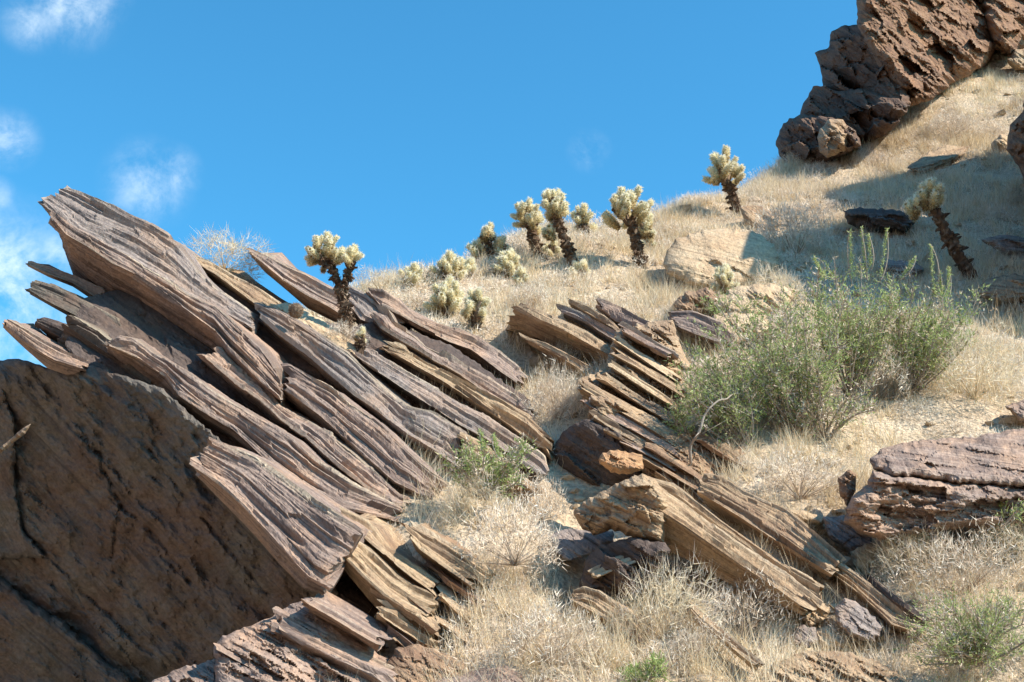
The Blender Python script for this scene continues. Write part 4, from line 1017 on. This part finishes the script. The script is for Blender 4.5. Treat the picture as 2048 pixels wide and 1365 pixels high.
DRY = [(1030, 1130, 210, 150, 'largest pale dry shrub, in the gully below the small green bush', 0),
       (960, 1060, 150, 100, 'straw-coloured dry shrub right below the small green bush', 1),
       (1085, 1040, 120, 90, 'bushy dry shrub left of the blunt-nosed slab, with dark base', 0),
       (1100, 1330, 230, 130, 'pale dry shrub at the bottom edge left of the half-buried slab', 0),
       (1330, 1280, 210, 130, 'dry shrub with grassy top just right of the half-buried slab', 1),
       (1480, 1290, 220, 130, 'pinkish dry shrub under the lower side of the log-like slab', 0),
       (1390, 1330, 150, 80, 'small dry shrub at the foot of the thin yellow splinter', 0),
       (1115, 840, 120, 110, 'grey dry shrub between the long slabs and the crumbling outcrop', 0),
       (1120, 770, 110, 80, 'straw-coloured shrub above the grey one, left of the crumbling outcrop', 1),
       (1600, 1000, 190, 110, 'grey-pink dry shrub uphill of the second log-like slab', 0),
       (1930, 1190, 260, 130, 'broad dry shrub below the big purple-brown boulder', 0),
       (1830, 1150, 160, 85, 'straw-coloured shrub at the lower left of the big purple-brown boulder', 1),
       (2020, 1130, 180, 80, 'straw-coloured shrub at the right edge below the big boulder', 1),
       (1760, 800, 170, 130, 'brown dry shrub at the right foot of the green bushes', 0),
       (450, 542, 170, 66, 'pale spiky dry shrub against the sky behind the leaning slabs', 1),
       (760, 585, 110, 40, 'pale dry shrub on the skyline right of the forked cactus', 1),
       (1590, 520, 170, 130, 'dark dry shrub in shade right of the tan boulder', 0),
       (1900, 280, 130, 60, 'grey dry shrub on the bright slope under the cliff', 0),
       (1060, 620, 110, 60, 'dark-based dry shrub on top of the crumbling outcrop', 0),
       (690, 690, 90, 45, 'little grey shrub at the foot of the forked cactus', 0),
       (1560, 620, 130, 80, 'dry shrub with straw tips left of the tall green bush', 1),
       (1700, 1290, 130, 60, 'grey twiggy shrub in front of the flat grey stone, bottom right', 0),
       (1950, 800, 200, 120, 'straw-coloured shrub on the bright slope right of the green bushes', 1)]
for k, (a, b_, w, h, lb, kd) in enumerate(DRY):
    dd = None
    if a == 450: dd = 16.3
    if a == 690: dd = 14.6
    if a == 760: dd = 16.4
    if b_ > 1100 and a < 1500: dd = min(gd(a, b_), 11.0)
    dry_shrub(a, b_, w, h, lb, kd, k, 0, dd)


# ------------------------------------------------------------------ tubes for stems
def tube(path, radii, sides=5, tone=0.5, rs=None):
    path = np.asarray(path, float); n = len(path)
    tan = unit(np.gradient(path, axis=0))
    ref = np.array([.37, .83, .41]); ref /= np.linalg.norm(ref)
    s1 = unit(np.cross(tan, ref)); s2 = np.cross(tan, s1)
    a = np.arange(sides) / sides * 2 * math.pi
    ring = path[:, None, :] + (s1[:, None, :] * np.cos(a)[None, :, None] + s2[:, None, :] * np.sin(a)[None, :, None]) * np.asarray(radii)[:, None, None]
    ids = np.arange(n * sides).reshape(n, sides); nx = np.roll(ids, -1, 1)
    q = np.stack([ids[:-1], nx[:-1], nx[1:], ids[1:]], -1).reshape(-1, 4)
    return ring.reshape(-1, 3), q, np.full(n * sides, tone)


class Bag:
    def __init__(s): s.v, s.q, s.t, s.n, s.b = [], [], [], [], 0
    def quads(s, v, q, n): s.v.append(v); s.q.append(q + s.b); s.n.append(n); s.b += len(v)
    def tris(s, v, t, n): s.v.append(v); s.t.append(t + s.b); s.n.append(n); s.b += len(v)
    def mesh(s, name, smooth_shade=False):
        return make_mesh(name, np.concatenate(s.v), np.concatenate(s.q) if s.q else None, np.concatenate(s.t) if s.t else None, {'tone': np.concatenate(s.n)}, smooth_shade)


def green_shrub(base_px, dist, stems, leaf_n, label, seed, leaf=(.042, .014), dead=.22, name='green_shrub', spikes=()):
    """stems: list of (tip px, tip py, depth offset, spread): a fan of stems each carrying side twigs with small leaves"""
    rs = np.random.RandomState(seed)
    root = P(base_px[0], base_px[1], dist)
    e = empty(name, root, label, 'bush')
    sb, lb, db = Bag(), Bag(), Bag()
    for (tx, ty, do, sp) in stems:
        tip = P(tx, ty, dist + do) - root
        L = np.linalg.norm(tip)
        side = rs.normal(size=3) * .12 * L
        ts = np.linspace(0, 1, 9)[:, None]
        path = tip * ts + side * (ts * (1 - ts)) * 1.5 + np.array([0, 0, 1]) * 0
        v, q, n = tube(path, np.linspace(.012, .003, 9), 4, rs.uniform(.2, .9)); sb.quads(v, q, n)
        nt = int(27 * sp / .3) + 6
        tt = rs.uniform(.28, 1.0, nt) ** .8
        for f in tt:
            o = path[int(f * 8)] * 1.0
            dr = unit(unit(tip) * .9 + rs.normal(size=3) * .85 + np.array([0, 0, .65]))
            tl = sp * rs.uniform(.4, 1.45) * (1.15 - .4 * f)
            isdead = rs.uniform() < dead
            v, t, n = blades(o[None], dr[None], np.array([tl]), np.array([.007]), np.array([rs.uniform(.3, 1)]), rs=rs); sb.tris(v, t, n)
            m = leaf_n
            fr = rs.uniform(.15, 1.0, m)
            lp = o + dr * (fr * tl)[:, None] + rs.normal(size=(m, 3)) * .012
            ld = unit(dr + rs.normal(size=(m, 3)) * .65)
            ll = rs.uniform(.6, 1.3, m) * leaf[0]
            tn = np.clip(rs.normal(.5, .28, m), 0, 1)
            v, t, n = blades(lp, ld, ll, np.full(m, leaf[1]), tn, rs=rs)
            (db if isdead else lb).tris(v, t, n)
    for (x0, y0, x1, y1) in spikes:            # tall flowering shoots
        a, b_ = P(x0, y0, dist) - root, P(x1, y1, dist) - root
        ts = np.linspace(0, 1, 7)[:, None]
        path = a + (b_ - a) * ts + rs.normal(size=3) * .03 * ts * (1 - ts) * 4
        v, q, n = tube(path, np.linspace(.008, .004, 7), 4, .6); sb.quads(v, q, n)
        m = 160
        f = rs.uniform(.1, 1, m)
        lp = a + (b_ - a) * f[:, None] + rs.normal(size=(m, 3)) * .008
        v, t, n = blades(lp, unit(rs.normal(size=(m, 3)) + np.array([0, 0, .6])), rs.uniform(.025, .05, m), np.full(m, .010), rs.uniform(.5, .95, m), rs=rs); lb.tris(v, t, n)
    tag(link('stems', sb.mesh('stems'), M['twig'], e), kind='stuff')
    tag(link('leaves', lb.mesh('leaves'), M['green'], e), kind='stuff')
    if db.v:
        tag(link('dead_twigs', db.mesh('dead_twigs'), M['brush'], e), kind='stuff')
    return e


def fan(x0, x1, y0, y1, n, seed, do=.5, sp=.3):
    rs = np.random.RandomState(seed)
    return [(rs.uniform(x0, x1), rs.uniform(y0, y1), rs.uniform(-do, do), sp * rs.uniform(.7, 1.2)) for _ in range(n)]


gB = gd(1690, 850)
green_shrub((1700, 800), gB + .6, fan(1615, 1800, 500, 640, 26, 1, .6, .28) + fan(1640, 1780, 620, 720, 12, 2, .6, .28), 9, 'tall green bush with upright flower spikes, topmost of the group', 201,
            spikes=[(1735, 560, 1722, 455), (1705, 570, 1700, 462), (1742, 540, 1738, 470), (1762, 560, 1774, 458), (1650, 560, 1628, 515), (1800, 560, 1832, 515)])
green_shrub((1810, 800), gB + .8, fan(1790, 1960, 545, 690, 30, 3, .6, .30) + fan(1780, 1880, 660, 740, 8, 33, .5, .24), 9, 'green bush at the right of the group, under the leaning shaded cactus', 202,
            spikes=[(1870, 600, 1862, 490), (1885, 620, 1880, 545), (1895, 600, 1898, 535)])
green_shrub((1610, 880), gB - .1, fan(1420, 1700, 580, 740, 36, 4, .7, .34) + fan(1420, 1640, 690, 800, 14, 5, .6, .28), 9, 'spreading grey-green bush in the middle of the group', 203, dead=.28)
green_shrub((1500, 900), gB - .4, fan(1350, 1490, 680, 860, 24, 6, .5, .32), 8, 'low green bush hanging over the left end of the group', 204, dead=.2)
green_shrub((1650, 890), gB - .35, fan(1560, 1760, 760, 850, 16, 7, .4, .22), 5, 'twiggy olive bush at the foot of the group, with bare pale stems', 205, dead=.6)
green_shrub((1380, 900), 14.0, fan(1340, 1400, 800, 940, 9, 8, .3, .18), 7, 'small green sprig hanging over the rusty striped rock', 206, dead=.05)
green_shrub((975, 1000), 12.3, fan(900, 1060, 880, 975, 22, 9, .4, .18), 7, 'small green bush at the lower end of the long slabs', 207, spikes=[(965, 900, 960, 862), (1000, 920, 985, 868)], dead=.25)
green_shrub((1960, 1330), 9.6, fan(1820, 2090, 1200, 1335, 40, 10, .4, .22), 10, 'green bush in the bottom right corner', 208, dead=.3, leaf=(.03, .008))
green_shrub((1810, 1100), 11.6, fan(1765, 1860, 1035, 1080, 10, 11, .2, .12), 6, 'small green tuft at the lower left of the big purple-brown boulder', 209, leaf=(.05, .006), dead=.2)
green_shrub((1285, 1375), 9.4, fan(1245, 1330, 1320, 1360, 8, 12, .2, .10), 7, 'little green sprout at the bottom edge', 210, dead=.0)
green_shrub((1455, 640), gd(1455, 645) - .2, fan(1400, 1520, 600, 680, 10, 13, .3, .16), 6, 'thin green sprigs under the small cactus in front of the tan boulder', 211, dead=.1)
# green tint at the right side of the slope
green_shrub((2000, 1060), 11.3, fan(1960, 2060, 1000, 1050, 6, 14, .2, .12), 6, 'thin green sprig in front of the big boulder at the right edge', 212, dead=.3)

# curved bare branch
bb = Bag()
pts = [(1375, 955, 13.6), (1382, 905, 13.5), (1395, 862, 13.4), (1420, 815, 13.45), (1450, 795, 13.6), (1485, 788, 13.9)]
path = np.array([P(*q_) for q_ in pts]); root = path[0].copy()
ts = np.linspace(0, 1, 24); tk = np.linspace(0, 1, len(path))
pp = np.stack([np.interp(ts, tk, path[:, k]) for k in range(3)], -1) - root
pp = pp + .015 * np.stack([np.sin(ts * 19), np.cos(ts * 23), np.sin(ts * 29)], -1)
v, q, n = tube(pp, np.linspace(.016, .005, 24), 6, .45); bb.quads(v, q, n)
rs = np.random.RandomState(5)
for k in range(16):
    f = rs.randint(5, 23); dr = unit(rs.normal(size=3) + np.array([0, 0, .4])); L = rs.uniform(.1, .3)
    v, t, n = blades(pp[f][None], dr[None], np.array([L]), np.array([.008]), np.array([.8]), rs=rs); bb.tris(v, t, n)
o = link('bare_branch', bb.mesh('bare_branch'), M['twig']); o.location = root
tag(o, 'curved bare grey branch arching over the rusty striped rock', 'branch')

# ------------------------------------------------------------------ cholla cacti
def joint_mesh(seed):
    rs = np.random.RandomState(seed)
    ny, nx = 9, 9
    z = np.linspace(0, 1, ny); prof = np.sqrt(np.clip(1 - (np.abs(z - .52) / .54) ** 3.2, 0, 1)) * (.8 + .2 * z)
    a = np.arange(nx) / nx * 2 * math.pi
    bend = rs.normal(size=2) * .05
    V = np.stack([np.cos(a)[None] * prof[:, None] * .19 + bend[0] * (z[:, None] ** 2), np.sin(a)[None] * prof[:, None] * .19 + bend[1] * (z[:, None] ** 2), np.repeat(z[:, None], nx, 1)], -1)
    ids = np.arange(ny * nx).reshape(ny, nx); nxt = np.roll(ids, -1, 1)
    q = np.stack([ids[:-1], nxt[:-1], nxt[1:], ids[1:]], -1).reshape(-1, 4)
    core = V.reshape(-1, 3)
    n = 380
    zz = rs.uniform(.03, 1.0, n); aa = rs.uniform(0, 6.283, n)
    pr = np.interp(zz, z, prof) * .19
    pos = np.stack([np.cos(aa) * pr + bend[0] * zz ** 2, np.sin(aa) * pr + bend[1] * zz ** 2, zz], -1)
    dr = unit(np.stack([np.cos(aa), np.sin(aa), (zz - .4) * 1.5], -1) + rs.normal(size=(n, 3)) * .4)
    v, t, tn = blades(pos, dr, rs.uniform(.09, .22, n), np.full(n, .05), np.clip(rs.normal(.55, .2, n) + (zz - .5) * .9, 0, 1), rs=rs)  # spines darken towards the joint base as painted shade, with glowing pale tips
    tone = np.concatenate([np.repeat(z, nx), tn])  # core tone also carries the shade between joints, dark at the base
    me = make_mesh('joint', np.concatenate([core, v]), q, t + len(core), {'tone': tone})
    me.materials.append(M['joint']); me.materials.append(M['spine'])
    mi = np.zeros(len(me.polygons), np.int32); mi[len(q):] = 1
    me.polygons.foreach_set('material_index', mi)
    return me


JOINTS = [joint_mesh(300 + k) for k in range(4)]


def cholla(base, trunks, crowns, label, seed, dist=None, off=0.0, jl=25, old=.12, group='cholla cacti on the slope'):
    """base px; trunks: pixel paths with start and end half-width; crowns: (cx, cy, half width, half height, joints)"""
    rs = np.random.RandomState(seed)
    D = (gd(*base) if dist is None else dist) + off
    root = P(base[0], base[1], D)
    e = empty('cholla_cactus', root, label, 'cactus', group)
    mpp = D / F
    up3 = lambda x, y, z=0.: P(x, y, D + z) - root
    for path, r0, r1 in trunks:
        NS = 30
        p2 = resample(path, NS)
        pts = P(p2[:, 0], p2[:, 1], np.full(NS, D)) - root
        pts[0] += np.array([0, 0, -.1])
        bag = Bag()
        rad = np.linspace(r0, r1, NS) * mpp * .85 * (1 + .12 * rs.normal(size=NS))
        v, q, n = tube(pts, rad, 10, .45)
        v = v + rs.normal(size=v.shape) * .014
        bag.quads(v, q, np.clip(n + rs.normal(size=len(n)) * .3, 0, 1))
        m = 420                                                    # shaggy dead spines and stubs
        f = rs.randint(0, NS, m); dr = unit(rs.normal(size=(m, 3)) + np.array([0, 0, -.15]))
        v, t, n = blades(pts[f] + rs.normal(size=(m, 3)) * mpp * 3, dr, rad[f] * rs.uniform(1.1, 2.0, m), np.full(m, .014), rs.uniform(0, 1, m), rs=rs)
        bag.tris(v, t, n)
        for k in range(int(len(path) * 7)):                        # hanging dead joints
            i = rs.randint(5, NS); dd_ = unit(rs.normal(size=3) * np.array([1, 1, .5]) + np.array([0, 0, -.25]))
            o_ = pts[i] + dd_ * rad[i] * .3; L = jl * mpp * rs.uniform(.35, .75)
            v, q, n = tube(np.array([o_, o_ + dd_ * L * .5, o_ + dd_ * L * .85, o_ + dd_ * L]), np.array([.5, .75, .6, .15]) * 6 * mpp * .8, 6, rs.uniform(.1, .8))
            v = v + rs.normal(size=v.shape) * .006
            bag.quads(v, q, np.clip(n + rs.normal(size=len(n)) * .2, 0, 1))
        link('trunk', bag.mesh('trunk'), M['deadjoint'], e)
    for (cx, cy, hw, hh, nj) in crowns:
        hw, hh = hw * 1.22, hh * 1.2
        c = up3(cx, cy + hh * .75)
        nj = max(4, int(nj * .68))
        for k in range(nj):
            # golden-angle dome
            f = (k + .5) / nj; az = k * 2.399963 + rs.uniform(-.3, .3); zc = 1 - f * .98
            h = math.sqrt(max(0, 1 - zc * zc)) * rs.uniform(.85, 1.12)
            dirv = np.array([h * math.cos(az), h * math.sin(az), zc])
            sc = np.array([hw, hw, hh * 1.75]) * mpp
            tip = c + dirv * sc * rs.uniform(.82, 1.05)
            ax = unit(dirv * np.array([.8, .8, 1]) + np.array([0, 0, .28]) + rs.normal(size=3) * .2)
            L = jl * mpp * rs.uniform(1.05, 1.5)
            b0 = tip - ax * L
            me = JOINTS[rs.randint(4)]
            o = bpy.data.objects.new('joint', me); COL.objects.link(o); o.parent = e
            o.location = Vector(b0); s = L
            wf = rs.uniform(.78, 1.0)
            o.scale = (s * wf, s * wf, s)
            o.rotation_euler = Vector(ax).to_track_quat('Z', 'Y').to_euler()
        # darker older wood inside the crown
        bag = Bag()
        for k in range(max(4, nj // 4)):
            az = rs.uniform(0, 6.283)
            tip = c + np.array([math.cos(az) * hw * .55, math.sin(az) * hw * .55, hh * rs.uniform(.3, .9)]) * mpp
            v, q, n = tube(np.array([c - np.array([0, 0, hh * .25 * mpp]), (c + tip) / 2, tip]), np.array([5, 4.5, 3.5]) * mpp, 6, rs.uniform(.3, 1)); bag.quads(v, q, n)
        link('branches', bag.mesh('branches'), M['deadjoint'], e)
    return e


cholla((695, 648), [([(695, 652), (690, 610), (680, 575)], 13, 10), ([(682, 580), (668, 545), (656, 515)], 7, 6), ([(684, 580), (694, 555), (703, 525)], 6, 5)],
       [(650, 495, 38, 32, 34), (704, 505, 20, 18, 13)], 'forked cactus with two pale crowns on the leaning slabs', 401, dist=14.8, jl=24)
cholla((1078, 515), [([(1078, 520), (1068, 480), (1058, 445)], 13, 9)], [(1055, 424, 28, 26, 26)], 'dark-trunked cactus with a round crown, left of the close skyline trio', 402)
cholla((1152, 532), [([(1152, 536), (1132, 490), (1120, 455), (1112, 420)], 12, 10)], [(1109, 398, 28, 26, 26), (1097, 458, 12, 18, 5)], 'tallest cactus of the close skyline trio, with a slanting trunk', 403)
cholla((1178, 478), [([(1178, 482), (1172, 465), (1168, 452)], 8, 6)], [(1166, 430, 22, 28, 16)], 'short cactus at the right of the close skyline trio', 404)
cholla((1285, 535), [([(1287, 545), (1275, 500), (1268, 465), (1262, 440)], 14, 11)], [(1257, 410, 48, 34, 44), (1292, 452, 18, 20, 10)], 'broadest-crowned cactus on the skyline, above the tan boulder', 405)
cholla((1478, 432), [([(1480, 438), (1468, 400), (1456, 365)], 11, 9)], [(1450, 330, 34, 34, 28)], 'single tall cactus against the sky near the cliff', 406)
cholla((985, 520), [([(985, 522), (978, 495), (976, 470)], 8, 6)], [(976, 458, 13, 14, 9), (955, 490, 18, 20, 13), (1000, 490, 20, 20, 13)], 'low three-headed cactus left of the skyline trio', 407)
cholla((1020, 552), [([(1020, 555), (1018, 540)], 6, 5)], [(1016, 522, 28, 30, 22)], 'low pale cactus in the grass below the skyline trio', 408)
cholla((905, 560), [([(905, 562), (903, 550)], 6, 5)], [(900, 534, 38, 28, 30)], 'bushy cactus on the skyline left of the three-headed one', 409)
cholla((903, 632), [([(905, 640), (900, 615), (896, 600)], 8, 6)], [(891, 588, 36, 34, 28)], 'fan-shaped cactus growing just above the long slabs', 410, jl=30)
cholla((955, 660), [([(956, 668), (953, 640), (950, 628)], 7, 6)], [(949, 606, 24, 32, 18)], 'narrow cactus beside the fan-shaped one above the long slabs', 411, jl=28)
cholla((825, 568), [([(825, 572), (825, 562)], 5, 4)], [(824, 548, 28, 20, 18)], 'leftmost low pale cactus on the skyline above the long slabs', 412)
cholla((1462, 612), [([(1464, 618), (1456, 590), (1450, 575)], 8, 7)], [(1448, 550, 20, 24, 15), (1470, 575, 10, 10, 4)], 'small cactus in front of the tan boulder', 413)
cholla((1388, 705), [([(1388, 708), (1386, 695)], 6, 5)], [(1386, 680, 17, 18, 11)], 'tiny pale cactus beside the flat brown slab, left of the bushes', 414, jl=20)
cholla((1945, 555), [([(1945, 560), (1910, 500), (1882, 445), (1870, 418)], 15, 10)], [(1862, 378, 26, 28, 26), (1830, 402, 15, 15, 8)], 'leaning dark cactus standing in the shadow at right', 415, off=-.1, jl=30)
cholla((722, 690), [([(722, 694), (722, 684)], 5, 4)], [(721, 666, 10, 20, 6)], 'tiny pale cactus right below the forked cactus', 416, dist=14.5, jl=22)
cholla((1162, 556), [([(1162, 558), (1162, 548)], 5, 4)], [(1160, 534, 18, 20, 12)], 'low pale cactus at the foot of the slanting trunk', 417, jl=22)
cholla((1105, 518), [([(1105, 520), (1104, 508)], 5, 4)], [(1103, 494, 18, 18, 12)], 'low pale cactus between the two tallest trunks of the trio', 418, jl=22)

cholla((940, 555), [([(940, 558), (938, 546)], 5, 4)], [(936, 532, 18, 22, 12)], 'low pale cactus between the bushy and the three-headed ones', 419, jl=26)
cholla((1045, 575), [([(1045, 578), (1044, 568)], 5, 4)], [(1042, 552, 18, 20, 12)], 'low pale cactus in the grass right of and below the other low ones', 420, jl=24)
cholla((1290, 500), [([(1290, 503), (1290, 494)], 5, 4)], [(1296, 478, 14, 18, 9)], 'small pale cactus against the trunk of the broadest-crowned one', 421, jl=24)
# barrel cactus
rs = np.random.RandomState(77)
bc = P(592, 622, 14.35)
rad = 16 * 14.35 / F
e = empty('barrel_cactus', bc - np.array([0, 0, rad]), 'small round barrel cactus on the ledge of the long slab', 'cactus')
th = np.linspace(0, math.pi, 13); ph_ = np.linspace(0, 2 * math.pi, 37)[:-1]
rr = rad * .86 * (1 + .07 * np.cos(ph_ * 12))
V = np.stack([np.sin(th)[:, None] * rr[None] * np.cos(ph_)[None], np.sin(th)[:, None] * rr[None] * np.sin(ph_)[None], np.repeat((np.cos(th) * rad * .95)[:, None], 36, 1)], -1) + np.array([0, 0, rad])
ids = np.arange(13 * 36).reshape(13, 36); nx_ = np.roll(ids, -1, 1)
link('body', make_mesh('body', V.reshape(-1, 3), np.stack([ids[:-1], ids[1:], nx_[1:], nx_[:-1]], -1).reshape(-1, 4), None, {'tone': np.full(13 * 36, .3)}, True), M['barrel'], e)
n = 900
dr = unit(rs.normal(size=(n, 3)))
v, t, tn = blades(dr * rad * .85 + np.array([0, 0, rad]), unit(dr + rs.normal(size=(n, 3)) * .6), rs.uniform(.015, .035, n), np.full(n, .005), rs.uniform(0, 1, n), rs=rs)
link('spines', make_mesh('spines', v, None, t, {'tone': tn}), M['barrel'], e)
